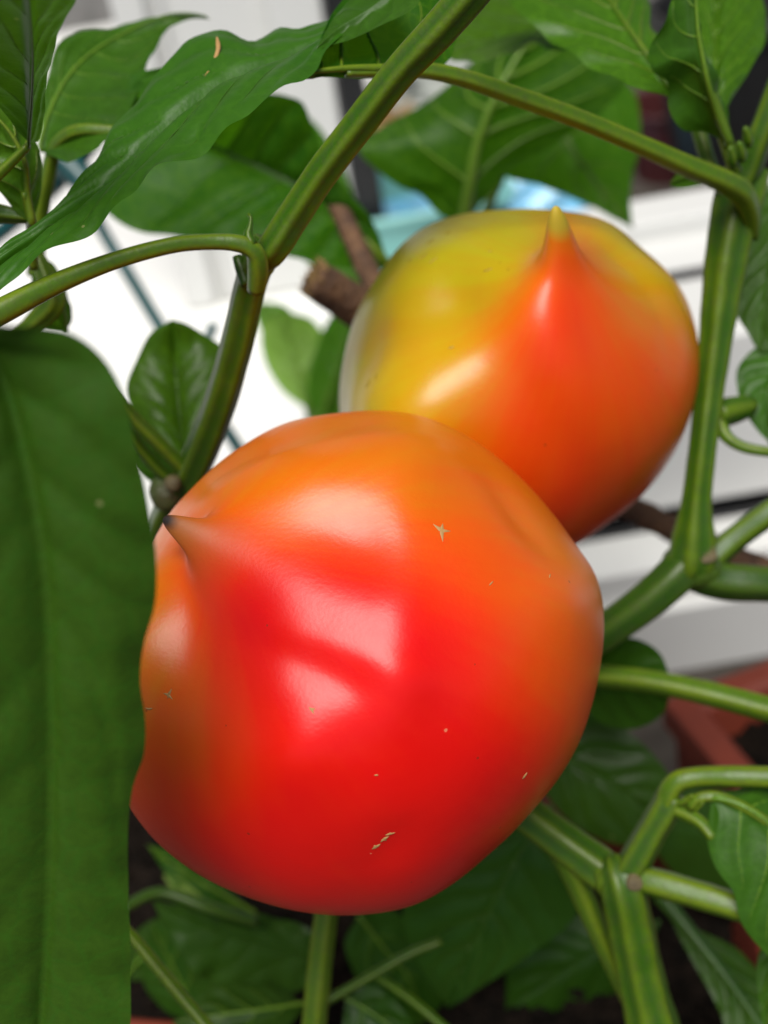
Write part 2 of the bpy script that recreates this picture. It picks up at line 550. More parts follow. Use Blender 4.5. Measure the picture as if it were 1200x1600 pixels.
# stepped white window frame along the back of the planters: profile read along one column of the frame
win = thing('window_frame', 'white window frame with stepped bottom rails behind the pepper plants', 'window frame', (0, 0.5, 0))
XC = 1000
def step_profile():
    y = on_z(XC, 1062, 0.0)[1]
    segs = []
    z = on_y(XC, 962, y)[2]
    segs.append((y, 0.0, z))
    for (row_top_end, row_face_end) in ((942, 892), (826, 800), (800, 548), (445, 436), (380, 350)):
        y2 = on_z(XC, row_top_end, z)[1]
        z2 = on_y(XC, row_face_end, y2)[2]
        segs.append((y2, z, z2))
        y, z = y2, z2
    return segs
SEG = step_profile()
prev = 0.0
for i, (y, z0, z1) in enumerate(SEG):
    yend = SEG[i + 1][0] if i + 1 < len(SEG) else y + 0.03
    box('rail', (0.06, y, 0.0), (0.9, yend + (0.0 if i + 1 < len(SEG) else 0), z1), M_['frame'], win, bevel=0.0012)
    if i in (2, 4):
        box('gasket', (0.06, y - 0.0035, SEG[i][1] + 0.0004), (0.9, y - 0.0003, SEG[i][1] + 0.004), M_['rubber'], win)

# ---------------------------------------------------------------- peppers
def gauss_rbf(anch, x, y, lam):
    """thin-plate spline through the colour anchors: ripeness varies smoothly between them"""
    a = np.asarray(anch, float)
    P = a[:, :2] / 100.0
    n = len(a)
    def phi(r2):
        return 0.5 * r2 * np.log(r2 + 1e-9)
    K = phi(((P[:, None] - P[None]) ** 2).sum(-1)) + lam * np.eye(n)
    Q = np.concatenate([np.ones((n, 1)), P], 1)
    A = np.block([[K, Q], [Q.T, np.zeros((3, 3))]])
    w = np.linalg.solve(A, np.concatenate([a[:, 2], np.zeros(3)]))
    X = np.stack([x, y], 1) / 100.0
    r2 = ((X[:, None] - P[None]) ** 2).sum(-1)
    v = phi(r2) @ w[:n] + w[n] + X @ w[n + 1:]
    return np.clip(v, 0.0, 1.0)

class Pepper:
    def __init__(s, cx, cy, d, outline, depth, base, tipvec, H, hs, bumps, anchors, sig, tip_col, tip_dark,
                 nr=260, ns=300, zfront=1.0, boost=0.0, nub=0.2, nubw=0.45):
        s.cx, s.cy, s.d = cx, cy, d
        s.brown = 1.0 if tip_dark else 0.0
        r_ = ray(cx, cy)
        s.c = C + d * r_
        tw = -r_ / np.linalg.norm(r_)
        rt = RIGHT - tw * np.dot(RIGHT, tw)
        rt /= np.linalg.norm(rt)
        s.fr = np.array([rt, np.cross(tw, rt), tw])            # local x right, y up, z to the viewer
        s.sc = d / F
        s.dpx = F * np.linalg.norm(r_)                          # viewing distance in the same pixel unit
        o = np.asarray(outline, float)
        ox, oy = o[:, 0] - cx, -(o[:, 1] - cy)
        th = np.arctan2(oy, ox)
        rr = np.hypot(ox, oy)
        k = np.argsort(th)
        th, rr = th[k], rr[k]
        tt = np.linspace(-np.pi, np.pi, 721)
        Rg = np.interp(tt, np.concatenate([th - 2 * np.pi, th, th + 2 * np.pi]), np.tile(rr, 3))
        ker = np.exp(-(np.arange(-24, 25) / 9.0) ** 2)
        ker /= ker.sum()
        Rg = np.convolve(np.concatenate([Rg[-49:-1], Rg, Rg[1:49]]), ker, 'same')[48:-48]
        s.tt, s.Rg, s.Rm = tt, Rg, Rg.mean()
        # sphere with its pole where the pointed blossom end grows
        bx, by = base[0] - cx, -(base[1] - cy)
        R = np.interp(math.atan2(by, bx), tt, Rg)
        sn = min(0.98, math.hypot(bx, by) / R)
        pole = np.array([bx / math.hypot(bx, by) * sn, by / math.hypot(bx, by) * sn, math.sqrt(1 - sn * sn)])
        q = np.linspace(0, 1, nr)
        al = np.pi * (0.22 * q + 0.78 * q ** 2.0)
        al[0] = 1e-5
        al[-1] = np.pi - 1e-5
        e1 = np.cross(pole, [0, 0, 1.0])
        e1 /= np.linalg.norm(e1)
        e2 = np.cross(pole, e1)
        az = np.linspace(0, 2 * np.pi, ns, endpoint=False)
        A, Z = np.meshgrid(al, az, indexing='ij')
        u = (np.cos(A)[..., None] * pole + np.sin(A)[..., None] * (np.cos(Z)[..., None] * e1 + np.sin(Z)[..., None] * e2)).reshape(-1, 3)
        A = A.ravel()
        theta = np.arctan2(u[:, 1], u[:, 0])
        sph = np.hypot(u[:, 0], u[:, 1])
        Rt = np.interp(theta, tt, Rg)
        Re = s.Rm + (Rt - s.Rm) * sph ** 1.6
        p = np.stack([Re * u[:, 0], Re * u[:, 1], depth * np.where(u[:, 2] > 0, zfront, 1.0) * u[:, 2]], 1)
        nrm = np.stack([u[:, 0] / s.Rm, u[:, 1] / s.Rm, u[:, 2] / depth], 1)
        nrm /= np.linalg.norm(nrm, axis=1)[:, None]
        X, Y = p[:, 0] + cx, cy - p[:, 1]
        front = np.clip((u[:, 2] + 0.25) / 0.5, 0, 1)
        front = front * front * (3 - 2 * front)
        h = np.zeros(len(p))
        for (gx_, gy_, sx, sy, ang, amp) in bumps:
            ca, sa = math.cos(math.radians(ang)), math.sin(math.radians(ang))
            dx, dy = X - gx_, Y - gy_
            a_ = (dx * ca + dy * sa) / sx
            b_ = (-dx * sa + dy * ca) / sy
            h += amp * np.exp(-0.5 * (a_ ** 2 + b_ ** 2))
        ed = np.clip((sph - 0.84) / 0.16, 0, 1)
        h *= front * (1 - 0.75 * ed * ed * (3 - 2 * ed) * (u[:, 2] > -0.3))
        h += 3.0 * vnoise(p / 130.0, 11) * (1 - 0.4 * front)
        # hollow at the stalk end, behind
        stalk = -pole
        ang = np.arccos(np.clip(u @ stalk, -1, 1))
        h -= 0.16 * s.Rm * np.exp(-(ang / 0.35) ** 2)
        p = p + nrm * h[:, None]
        rho = A * s.Rm / hs
        TX = np.linspace(0, 8, 161)
        TY = (1 - nub) * np.exp(-(np.sqrt(TX ** 2 + 0.045) - math.sqrt(0.045)) / 0.90) + nub * np.exp(-(TX / nubw) ** 2.4)
        TY -= 0.10 * (1 - nub) * np.exp(-(TX / 0.15) ** 2)
        TY /= TY[0]
        TY = TY * np.clip((6 - TX) / 3, 0, 1) ** 2
        kx = np.linspace(0, 8, 800)
        ky = np.interp(kx, TX, TY)
        kk = np.exp(-(np.arange(-20, 21) / 10.0) ** 2); kk /= kk.sum()
        ky = np.convolve(np.concatenate([ky[20:0:-1], ky, np.zeros(20)]), kk, 'same')[20:-20]
        g = np.interp(rho, kx, ky)
        tv = np.asarray(tipvec, float)
        p = p + (H * g)[:, None] * (tv / np.linalg.norm(tv))
        # true perspective: nearer parts are drawn larger, so draw them in by as much
        p[:, :2] *= ((s.dpx - p[:, 2]) / s.dpx)[:, None]
        s.p = p
        s.world = s.c + (p * s.sc) @ s.fr
        s.nr, s.ns = nr, ns
        s.faces = grid_faces(nr, ns, True)
        xs = s.cx + p[:, 0] / (1 - p[:, 2] / s.dpx)
        ys = s.cy - p[:, 1] / (1 - p[:, 2] / s.dpx)
        s.xs, s.ys = xs, ys
        t = gauss_rbf(anchors, xs, ys, sig)
        t = t * front + (1 - front) * (0.6 * t + 0.25)
        gs = np.clip((g - 0.03) / 0.6, 0, 1)
        t = t + boost * gs * gs * (3 - 2 * gs)
        Zr = np.tile(az, nr)
        stk = vnoise(np.stack([np.cos(Zr) * 16, np.sin(Zr) * 16, A * 2.5], 1), 21) + 0.7 * vnoise(np.stack([np.cos(Zr) * 40, np.sin(Zr) * 40, A * 4], 1), 22)
        s.attr = {'streak': stk * np.clip(A * 3, 0, 1),
                  'ripeness': t,
                  'tip': np.clip((g - tip_col[0]) / (tip_col[1] - tip_col[0]), 0, 1) * tip_col[2],
                  'tipdark': np.clip((g - tip_dark[0]) / (tip_dark[1] - tip_dark[0]), 0, 1) if tip_dark else np.zeros(len(g))}
        s.stalk = s.c + (stalk * np.array([s.Rm, s.Rm, depth]) * 0.86 * s.sc) @ s.fr
        s.stalk_dir = stalk @ s.fr
        # outward normals of the finished grid
        W = s.world.reshape(nr, ns, 3)
        n_ = np.cross(np.gradient(W, axis=0), np.roll(W, -1, 1) - np.roll(W, 1, 1)).reshape(-1, 3)
        n_ /= np.linalg.norm(n_, axis=1)[:, None] + 1e-12
        if (n_ * (s.world - s.c)).sum(1).mean() < 0:
            n_ = -n_
            s.faces = [tuple(reversed(f)) for f in s.faces]
        s.nw = n_
        # is the winding outward?
        f = s.faces[len(s.faces) // 2]
        a, b, c_ = (s.world[i] for i in f[:3])
        if np.dot(np.cross(b - a, c_ - a), a - s.c) < 0:
            s.faces = [tuple(reversed(f)) for f in s.faces]

    def build(s, label):
        base = s.world[np.argmin(s.world[:, 2])]
        t = thing('pepper', label, 'pepper', tuple(base), 'peppers ripening on the plant')
        fl = obj('flesh', s.world, s.faces, M_['pepper'], t, attr=s.attr)
        fl.color = (s.brown, s.brown, s.brown, 1)
        # stalk and calyx on the far side
        e = np.cross(s.stalk_dir, [0, 0, 1.0])
        e /= np.linalg.norm(e)
        pts = np.array([s.stalk, s.stalk + s.stalk_dir * 0.012, s.stalk + s.stalk_dir * 0.02 + np.array([0, 0.0, 0.01]),
                        s.stalk + s.stalk_dir * 0.024 + np.array([0, 0.0, 0.026])])
        P = spline(pts, 20)
        V, fc, uv = tube_mesh(P, np.linspace(0.0042, 0.003, 20), 18, 5, 0.08)
        obj('stalk', V, fc, M_['stem'], t, uv=uv)
        k = 40
        a = np.linspace(0, 2 * np.pi, k, endpoint=False)
        e2 = np.cross(s.stalk_dir, e)
        V = []
        for j, f in enumerate((0.0, 0.5, 1.0)):
            r = f * (0.012 + 0.0022 * np.cos(5 * a))
            off = 0.005 - 0.005 * f ** 2
            V.append(s.stalk + s.stalk_dir * off + r[:, None] * (np.cos(a)[:, None] * e + np.sin(a)[:, None] * e2))
        obj('calyx', np.concatenate(V), grid_faces(3, k, True), M_['stem'], t, uv=np.zeros((3 * k, 2)))
        s.t = t
        return t

    def scar(s, px, py, spikes, mat='scar', lift=0.00006):
        """a corky fleck lying on the skin: spikes = list of (angle deg, length px, width px)"""
        vis = s.p[:, 2] > -0.2 * s.Rm
        d = (s.xs - px) ** 2 + (s.ys - py) ** 2 + np.where(vis, 0, 1e9)
        i = int(np.argmin(d))
        n = s.nw[i]
        if np.dot(n, C - s.world[i]) < 0:
            n = -n
        pr = ray(px, py)
        o = s.world[i]
        # hit of the pixel ray with the tangent plane
        tpar = np.dot(o - C, n) / np.dot(pr, n)
        o = C + pr * tpar + n * lift
        e1 = RIGHT - n * np.dot(RIGHT, n)
        e1 /= np.linalg.norm(e1)
        e2 = np.cross(n, e1)
        V, fc = [], []
        for (ang, ln, w) in spikes:
            a = math.radians(ang)
            dx, dy = math.cos(a), math.sin(a)
            k = len(V)
            for (f, ww, hh) in ((-0.15, 0.5, 0.2), (0.2, 1.0, 1.0), (0.6, 0.55, 0.7), (1.0, 0.08, 0.0)):
                for sg in (-1, 1):
                    q = o + s.sc * 0.93 * (e1 * (dx * ln * f - sg * dy * w * ww / 2) + e2 * (dy * ln * f + sg * dx * w * ww / 2))
                    V.append(q - n * 0.0001)
                V.append(V[-1] * 0.5 + V[-2] * 0.5 + n * (0.0001 + 0.00012 * hh))
            for r in range(3):
                b = k + r * 3
                fc += [(b, b + 2, b + 5, b + 3), (b + 2, b + 1, b + 4, b + 5)]
        obj('scar', V, fc, M_[mat], s.t, smooth=True)

FRONT = Pepper(
    580, 1030, 0.215,
    [(580, 634), (520, 640), (440, 655), (380, 690), (330, 727), (295, 765), (262, 802), (242, 845), (205, 895), (160, 945), (138, 1010),
     (132, 1080), (148, 1160), (207, 1252), (240, 1298), (300, 1345), (380, 1385), (460, 1410), (540, 1418), (600, 1414),
     (650, 1402), (700, 1375), (760, 1325), (820, 1270), (880, 1198), (920, 1110), (938, 1040), (945, 960), (935, 900),
     (900, 850), (860, 790), (800, 725), (740, 680), (680, 650), (630, 637)],
    depth=330, base=(385, 885), tipvec=(-0.82, 0.47, -0.12), H=156, hs=66,
    bumps=[(x, y, sx, sy, r_, 0.86 * h_) for (x, y, sx, sy, r_, h_) in [(351.3, 978.9, 66.7, 68.6, 100.7, -15.6), (529.7, 737.4, 170.0, 47.0, -14.1, 34.6), (570.2, 856.6, 82.8, 44.9, 21.6, -19.6), (197.4, 1014.5, 72.6, 102.2, -2.6, 57.8), (581.6, 1032.2, 118.4, 20.8, 19.5, 3.0), (500, 1049.2, 74.5, 24.4, 22, -7.5), (618.7, 1075.2, 43.2, 42.7, -21.9, 10), (473.8, 1166.7, 36, 40, 19.9, 9), (822, 812, 16, 70, -38, -10), (900, 905, 50, 55, 0, 10), (307.0, 989.8, 73.1, 32.3, -78.8, -19.4), (474.9, 1194.8, 77.0, 73.6, 18.1, 19), (632.5, 888.1, 41.4, 165.6, 1.9, 11.9), (450.1, 970.7, 31.3, 89.7, 11.1, 5.3), (612, 1318, 40, 26, -35, -6)]],
    anchors=[(x, y, min(1.0, v + 0.09)) for (x, y, v) in [(580, 640, .29), (440, 680, .32), (330, 760, .33), (520, 760, .33), (650, 790, .36), (760, 770, .38), (590, 860, .62),
             (700, 880, .56), (800, 900, .45), (880, 910, .36), (925, 1000, .40), (900, 1100, .50), (700, 1000, .84), (560, 950, 1.0),
             (480, 1000, 1.0), (600, 1150, 1.0), (500, 1300, 1.0), (700, 1280, .97), (800, 1180, .84), (290, 1060, .38),
             (240, 1100, .36), (320, 1150, .50), (230, 1250, .60), (350, 1350, .95), (270, 950, .36), (390, 960, .92), (330, 875, .62),
             (270, 840, .36), (420, 900, .85), (600, 1400, .95), (440, 830, .40), (450, 1150, .97), (380, 1060, .80), (860, 1010, .48)]],
    sig=0.25, tip_col=(0.35, 0.9, 0.8), tip_dark=(0.90, 0.98), nub=0.22, nubw=0.30)
FRONT.build('large orange and red pepper in front, its dark pointed tip half behind the big leaf')
FRONT.scar(690, 829, [(150, 16, 9), (80, 13, 8), (10, 15, 7), (-85, 19, 8)])
FRONT.scar(263, 1086, [(165, 9, 5), (60, 11, 5), (-40, 10, 5), (-100, 6, 4)])
FRONT.scar(588, 1323, [(40, 8, 8), (215, 8, 9), (130, 6, 6)])
FRONT.scar(600, 1311, [(35, 9, 8), (230, 8, 7), (-50, 6, 6)])
FRONT.scar(609, 1303, [(10, 8, 5), (190, 7, 6), (80, 4, 4)])
FRONT.scar(487, 1109, [(140, 6, 5), (20, 6, 5), (-60, 7, 4)])
FRONT.scar(820, 1212, [(40, 6, 5), (220, 6, 5)])
FRONT.scar(232, 1108, [(20, 8, 4), (170, 6, 4)])
FRONT.scar(588, 1211, [(0, 3, 3), (180, 3, 3)])
FRONT.scar(767, 912, [(50, 7, 3), (230, 5, 3)])
FRONT.scar(859, 900, [(70, 6, 3), (250, 5, 3)])

REAR = Pepper(
    810, 600, 0.262,
    [(780, 334), (720, 338), (670, 354), (630, 384), (590, 440), (560, 484), (537, 560), (530, 620), (540, 700), (585, 790),
     (650, 850), (750, 890), (850, 880), (905, 851), (950, 818), (1000, 775), (1040, 722), (1070, 660), (1086, 590), (1081, 520),
     (1060, 462), (1030, 424), (990, 390), (962, 362), (930, 346), (890, 338), (840, 333)],
    depth=265, base=(894, 500), tipvec=(-0.10, 0.84, 0.52), H=214, hs=80,
    bumps=[(984.8, 400.0, 45, 37.1, -8.2, -8), (1003.4, 471.3, 142.6, 116.2, 19.8, -12), (707.7, 476.5, 43.9, 36.5, 76.0, -14.3), (648.8, 673.0, 77.6, 73.7, -27.7, 31), (684.9, 515.6, 132.4, 37.9, -14.1, -16.7), (629.0, 589.1, 164.2, 93.3, 79.4, 11.5), (628.2, 526.9, 61.2, 165.6, -14.5, 19.2), (723.0, 388.2, 84.0, 41.4, -22.8, 2.6), (886.8, 491.6, 35.8, 59.4, 84.2, -7.5), (860.0, 583.1, 32.2, 105.8, -34.2, 9.7), (881.1, 516.8, 20.5, 62.5, -42.5, -7.5), (918.6, 628.4, 123.2, 46.9, 42.8, 8.1), (888.8, 492.7, 59.2, 41.0, 44.8, -7.4), (656.8, 654.3, 45.4, 44.0, 12.3, 20), (590, 555, 18, 55, 12, -9)],
    anchors=[(640, 400, .0), (750, 350, .02), (700, 450, .08), (830, 380, .02), (950, 375, .04), (1000, 420, .12), (1060, 500, .26),
             (1075, 600, .50), (1000, 650, .57), (900, 600, .63), (880, 480, .62), (872, 410, .52), (873, 340, .25), (800, 500, .42),
             (760, 580, .30), (650, 550, .19), (580, 520, .10), (560, 600, .05), (700, 640, .26), (800, 640, .60), (900, 750, .67),
             (1000, 750, .62), (850, 800, .67), (960, 510, .46), (930, 440, .36), (840, 450, .40), (800, 430, .10), (750, 700, .45),
             (820, 560, .62), (1020, 560, .55), (960, 450, .30)],
    sig=0.15, tip_col=(0.78, 0.88, 0.9), tip_dark=None, boost=0.10, nub=0.30, nubw=0.30)
REAR.build('yellow and orange pepper behind, its pale pointed tip standing up')
for (x, y, sp) in ((662, 400, [(200, 9, 4), (20, 7, 4)]), (676, 407, [(25, 10, 4), (205, 8, 4)]), (640, 407, [(10, 5, 4), (190, 4, 4)]),
                   (700, 364, [(40, 6, 4), (220, 6, 4)]), (672, 378, [(20, 8, 5), (200, 6, 4)]), (575, 600, [(30, 8, 8), (200, 7, 7)]),
                   (588, 588, [(70, 8, 5), (250, 7, 5)]), (762, 422, [(0, 8, 3), (180, 8, 3)]), (765, 393, [(0, 4, 3), (180, 3, 3)]),
                   (705, 543, [(10, 5, 4), (190, 5, 4)])):
    REAR.scar(x, y, sp, 'scar_dim')
REAR.scar(902, 393, [(150, 7, 3), (-40, 5, 3), (60, 5, 3)])

# ---------------------------------------------------------------- planters with soil
def planter(label, corners, zr, zb, soil_z, wall=0.004, flange=0.014, seed=2, taper=0.022):
    """open trough: corners = 4 world xy points of the rim's outer line, anticlockwise"""
    q = np.array(corners, float)[:, :2]
    c = q.mean(0)
    t = thing('planter', label, 'planter', (c[0], c[1], zb))
    n4 = 4
    def ring(shrink, z):
        out = []
        for i in range(4):
            # inset every corner along both edges
            a, b, d = q[i], q[(i + 1) % 4], q[i - 1]
            e1 = (b - a) / np.linalg.norm(b - a)
            e2 = (d - a) / np.linalg.norm(d - a)
            sn = abs(e1[0] * e2[1] - e1[1] * e2[0])
            p = a + (e1 + e2) * shrink / max(sn, 0.2)
            out.append((p[0], p[1], z))
        return out
    rings = [ring((flange + 0.022 if taper > 0.01 else taper), zb), ring((flange + 0.004 if taper > 0.01 else 0.003), zr - 0.016), ring(0.001, zr - 0.014), ring(0, zr - 0.012), ring(0, zr - 0.001), ring(0.0012, zr),
             ring(flange - 0.001, zr), ring(flange + 0.001, zr - 0.002), ring(flange + 0.024, zb + 0.004)]
    V = np.concatenate([np.array(r) for r in rings])
    fc = grid_faces(len(rings), 4, True)
    fc += [tuple(range(3, -1, -1)), tuple(len(V) - 4 + i for i in range(4))]
    o = obj('wall', V, fc, M_['pot'], t, smooth=False)
    m = o.modifiers.new('bevel', 'BEVEL'); m.width = 0.0008; m.segments = 2
    # soil: a lumpy sheet inside
    k = 110
    inner = np.array(ring(flange + 0.006, 0))[:, :2]
    uu, vv = np.meshgrid(np.linspace(0, 1, k), np.linspace(0, 1, k), indexing='ij')
    P = ((1 - uu) * (1 - vv))[..., None] * inner[0] + (uu * (1 - vv))[..., None] * inner[1] + (uu * vv)[..., None] * inner[2] + ((1 - uu) * vv)[..., None] * inner[3]
    P = P.reshape(-1, 2)
    p3 = np.stack([P[:, 0], P[:, 1], np.zeros(len(P))], 1)
    z = soil_z + 0.004 * vnoise(p3 * 90, seed) + 0.002 * vnoise(p3 * 300, seed + 1) + 0.0016 * vnoise(p3 * 800, seed + 2)
    p3[:, 2] = z
    so = obj('soil', p3, grid_faces(k, k), M_['soil'], t)
    # loose crumbs on top
    r = np.random.default_rng(seed)
    V, fc = [], []
    ico = np.array([[1, 0, 0], [-1, 0, 0], [0, 1, 0], [0, -1, 0], [0, 0, 1], [0, 0, -1]], float)
    icf = [(0, 2, 4), (2, 1, 4), (1, 3, 4), (3, 0, 4), (2, 0, 5), (1, 2, 5), (3, 1, 5), (0, 3, 5)]
    for _ in range(1400):
        i = r.integers(len(p3))
        s_ = r.uniform(0.0008, 0.0032)
        k0 = len(V)
        V += list(p3[i] + np.array([0, 0, s_ * 0.4]) + ico * s_ * r.uniform(0.6, 1.3, (6, 3)))
        fc += [tuple(x + k0 for x in f) for f in icf]
    cr = obj('soil_crumbs', V, fc, M_['soil'], t, smooth=False)
    cr['kind'] = 'stuff'
    return t

zr = 0.10
planter('red plastic trough of dark soil below the peppers',
        [on_z(20, 1648, zr), on_z(1330, 1770, zr), on_z(1240, 1300, zr), on_z(-100, 1000, zr)], zr, 0.004, 0.084)
p0, p1 = on_z(1034, 1092, 0.095), on_z(1190, 1280, 0.095)
e = (p1 - p0) / np.linalg.norm(p1 - p0)
nn = np.array([-e[1], e[0], 0])
if nn[0] < 0: nn = -nn
planter('reddish pot with grey brown soil at the right edge', [p0, p1, p1 + nn * 0.075, p0 + nn * 0.075], 0.095, 0.004, 0.082, seed=5, flange=0.010, taper=0.006)

# ---------------------------------------------------------------- window sash, wire, things outside
YS = at(360, -60, 0.62)[1]
LEDGE = 0.10
xs0, xs1 = on_y(205, 100, YS)[0], on_y(520, 100, YS)[0]
xs2 = on_y(566, 100, YS)[0]
sash = thing('window_sash', 'tall shaded white window sash standing behind the left leaves', 'window sash', ((xs0 + xs1) / 2, YS, LEDGE))
ztop = 0.60
box('panel', (xs0, YS, LEDGE), (xs1, YS + 0.03, ztop), M_['frame'], sash, bevel=0.002)
wd = xs1 - xs0
for (t0, t1, h) in ((0.0, 0.14, 0.008), (0.18, 0.22, 0.004), (0.72, 0.99, 0.008)):
    box('moulding', (xs0 + wd * t0 - (0.002 if t0 == 0 else 0), YS - h, LEDGE + 0.001), (xs0 + wd * t1, YS - 0.0003, ztop + 0.002), M_['frame'], sash, bevel=0.0015)
box('bottom_rail', (xs0 + wd * 0.225, YS - 0.006, LEDGE + 0.001), (xs0 + wd * 0.715, YS - 0.0003, LEDGE + 0.05), M_['frame'], sash, bevel=0.0015)
box('gasket', (xs1 + 0.0004, YS - 0.010, LEDGE + 0.001), (xs2, YS + 0.02, ztop), M_['rubber'], sash, bevel=0.001)

# white outer ledge left of the sash, beyond the rail
yl = SEG[-1][0] + 0.032
led = box('outer_ledge', (-1.2, 0.43, 0.0), (0.0595, yl + 0.9, LEDGE), M_['white'], None, bevel=0.002)
tag(led, 'bright white outer ledge beyond the rails at the left', 'ledge')
back = box('back_wall', (-1.6, yl + 1.0, 0.0), (1.6, yl + 1.06, 0.9), M_['concrete'], None)
tag(back, 'blurred grey wall far behind the plants at the top', 'wall')

def wire_mesh(parent, pts, r):
    pts = np.asarray(pts, float)
    s = spline(pts, max(12, len(pts) * 8))
    P = np.array([at(*q) for q in s])
    V, fc, uv = tube_mesh(P, np.full(len(P), r), 14)
    obj('wire', V, fc, M_['wire'], parent, uv=uv)
sup = thing('wire_support', 'dark teal coated wire support behind the left leaves', 'wire support', tuple(at(380, 720, 0.40)))
wire_mesh(sup, [(-60, 410, .44), (20, 348, .43), (70, 305, .42), (112, 262, .41), (150, 215, .40)], 0.0030)
wire_mesh(sup, [(95, 215, .42), (118, 275, .42), (160, 360, .42), (205, 435, .42), (250, 510, .42), (310, 605, .42), (372, 700, .42), (420, 780, .42)], 0.0022)
wire_mesh(sup, [(335, 505, .43), (322, 535, .43), (300, 580, .43), (280, 640, .43)], 0.0018)
wire_mesh(sup, [(85, 240, .405), (112, 262, .405), (140, 292, .405)], 0.0048)

def crumple(name, cx, cy, d, rx, ry, rz, mat, label, cat, seed, amp=0.25, fold=6.0, origin_z=None):
    k, m = 40, 60
    th, ph = np.meshgrid(np.linspace(0.001, np.pi - 0.001, k), np.linspace(0, 2 * np.pi, m, endpoint=False), indexing='ij')
    u = np.stack([np.sin(th) * np.cos(ph), np.sin(th) * np.sin(ph), np.cos(th)], -1).reshape(-1, 3)
    w = 1 + amp * np.abs(vnoise(u * fold, seed)) + 0.4 * amp * np.abs(vnoise(u * fold * 2.7, seed + 1)) - amp * 0.5
    p = u * w[:, None] * np.array([rx, ry, rz])
    V = at(cx, cy, d) + p
    o = obj(name, V, grid_faces(k, m, True), mat, smooth=True)
    return tag(o, label, cat)

crumple('plastic_bag', 775, 345, 0.80, 0.075, 0.05, 0.040, M_['blue'], 'crumpled bright blue plastic bag just above the rear pepper', 'bag', 4, 0.35, 5)
crumple('plastic_bag', 690, 150, 0.95, 0.060, 0.05, 0.038, M_['bag'], 'crumpled pale plastic bag in the blur beside the top stem', 'bag', 9, 0.4, 5)
crumple('plastic_bag', 610, 205, 0.93, 0.050, 0.04, 0.022, M_['wood_cut'], 'small beige crumpled wrapper under the pale bag', 'wrapper', 12, 0.4, 5)

def tub(name, cx, cy, d, r0, r1, h, mat, label, cat, n=40, square=False):
    c = at(cx, cy, d)
    prof = [(0.0, 0.0), (r0, 0.0), (r0 * 1.01, h * 0.02), (r1, h * 0.9), (r1 * 1.06, h * 0.91), (r1 * 1.06, h), (r1 * 0.97, h), (r0 * 0.92, h * 0.06), (0.0, h * 0.06)]
    a = np.linspace(0, 2 * np.pi, n, endpoint=False)
    V = []
    for (r, z) in prof:
        r = max(r, 1e-4)
        if square:
            k = (np.abs(np.cos(a)) ** 8 + np.abs(np.sin(a)) ** 8) ** (-1 / 8)
        else:
            k = 1.0
        V.append(np.stack([c[0] + r * k * np.cos(a), c[1] + r * k * np.sin(a), np.full(n, c[2] + z)], 1))
    o = obj(name, np.concatenate(V), grid_faces(len(prof), n, True), mat, smooth=False)
    m = o.modifiers.new('bevel', 'BEVEL'); m.width = 0.0008; m.segments = 1
    return tag(o, label, cat)
tub('plastic_box', 650, 400, 0.76, 0.050, 0.056, 0.05, M_['teal'], 'pale turquoise plastic box beside the black gasket', 'box', square=True)
tub('flower_pot', 1170, 250, 0.78, 0.045, 0.06, 0.10, M_['black'], 'black flower pot in the blur at the top right', 'flower pot')
tub('flower_pot', 1050, 270, 0.84, 0.025, 0.032, 0.05, M_['maroon'], 'small maroon flower pot blurred left of the black pot', 'flower pot')

# ---------------------------------------------------------------- the fruiting plant: stems
PL = thing('pepper_plant', 'tall pepper plant with ridged green stems carrying the two peppers', 'pepper plant', tuple(on_z(900, 1290, 0.085)))
S, D_, PT = M_['stem'], M_['stem_dark'], M_['petiole']
# left stem
stem('stem', [(330, 1250, .385, 26), (262, 1050, .335, 25), (228, 900, .290, 24), (258, 812, .264, 24), (298, 742, .250, 25), (340, 640, .236, 25), (368, 545, .226, 24), (390, 450, .218, 24), (404, 405, .214, 25), (418, 380, .212, 22)], S, PL, 5, 0.11)
stem('stem', [(406, 412, .213, 17), (424, 392, .211, 23), (455, 344, .209, 24), (505, 268, .205, 24), (560, 196, .201, 24), (625, 112, .196, 25), (690, 42, .192, 27), (760, -40, .188, 28), (840, -140, .186, 24), (900, -230, .186, 10)], S, PL, 5, 0.11)
# bowed side shoot to the left, hooked into the node
stem('side_shoot', [(400, 455, .211, 14), (403, 420, .208, 16), (398, 394, .206, 15), (375, 381, .205, 14), (330, 378, .204, 13), (270, 383, .202, 13), (180, 407, .199, 14), (90, 442, .196, 17), (20, 477, .193, 20), (-60, 520, .190, 22)], PT, PL, 4, 0.03)
stem('petiole_stub', [(386, 445, .214, 10), (376, 418, .214, 9), (370, 400, .214, 7)], D_, PL, 4, 0.03)
stem('flower_stub', [(396, 384, .205, 8), (388, 368, .205, 8), (391, 352, .205, 4), (392, 340, .205, 3), (388, 334, .205, 3)], S, PL, 4, 0.05)
# long petiole of the top leaf
stem('petiole', [(1178, 372, .2555, 8), (1174, 335, .251, 14), (1160, 303, .2465, 17), (1132, 284, .2425, 17), (1080, 262, .238, 16), (1000, 226, .232, 14), (900, 184, .226, 14), (800, 148, .221, 14), (720, 121, .217, 13), (660, 110, .214, 12), (600, 111, .2115, 10), (540, 113, .2085, 8)], PT, PL, 4, 0.10)
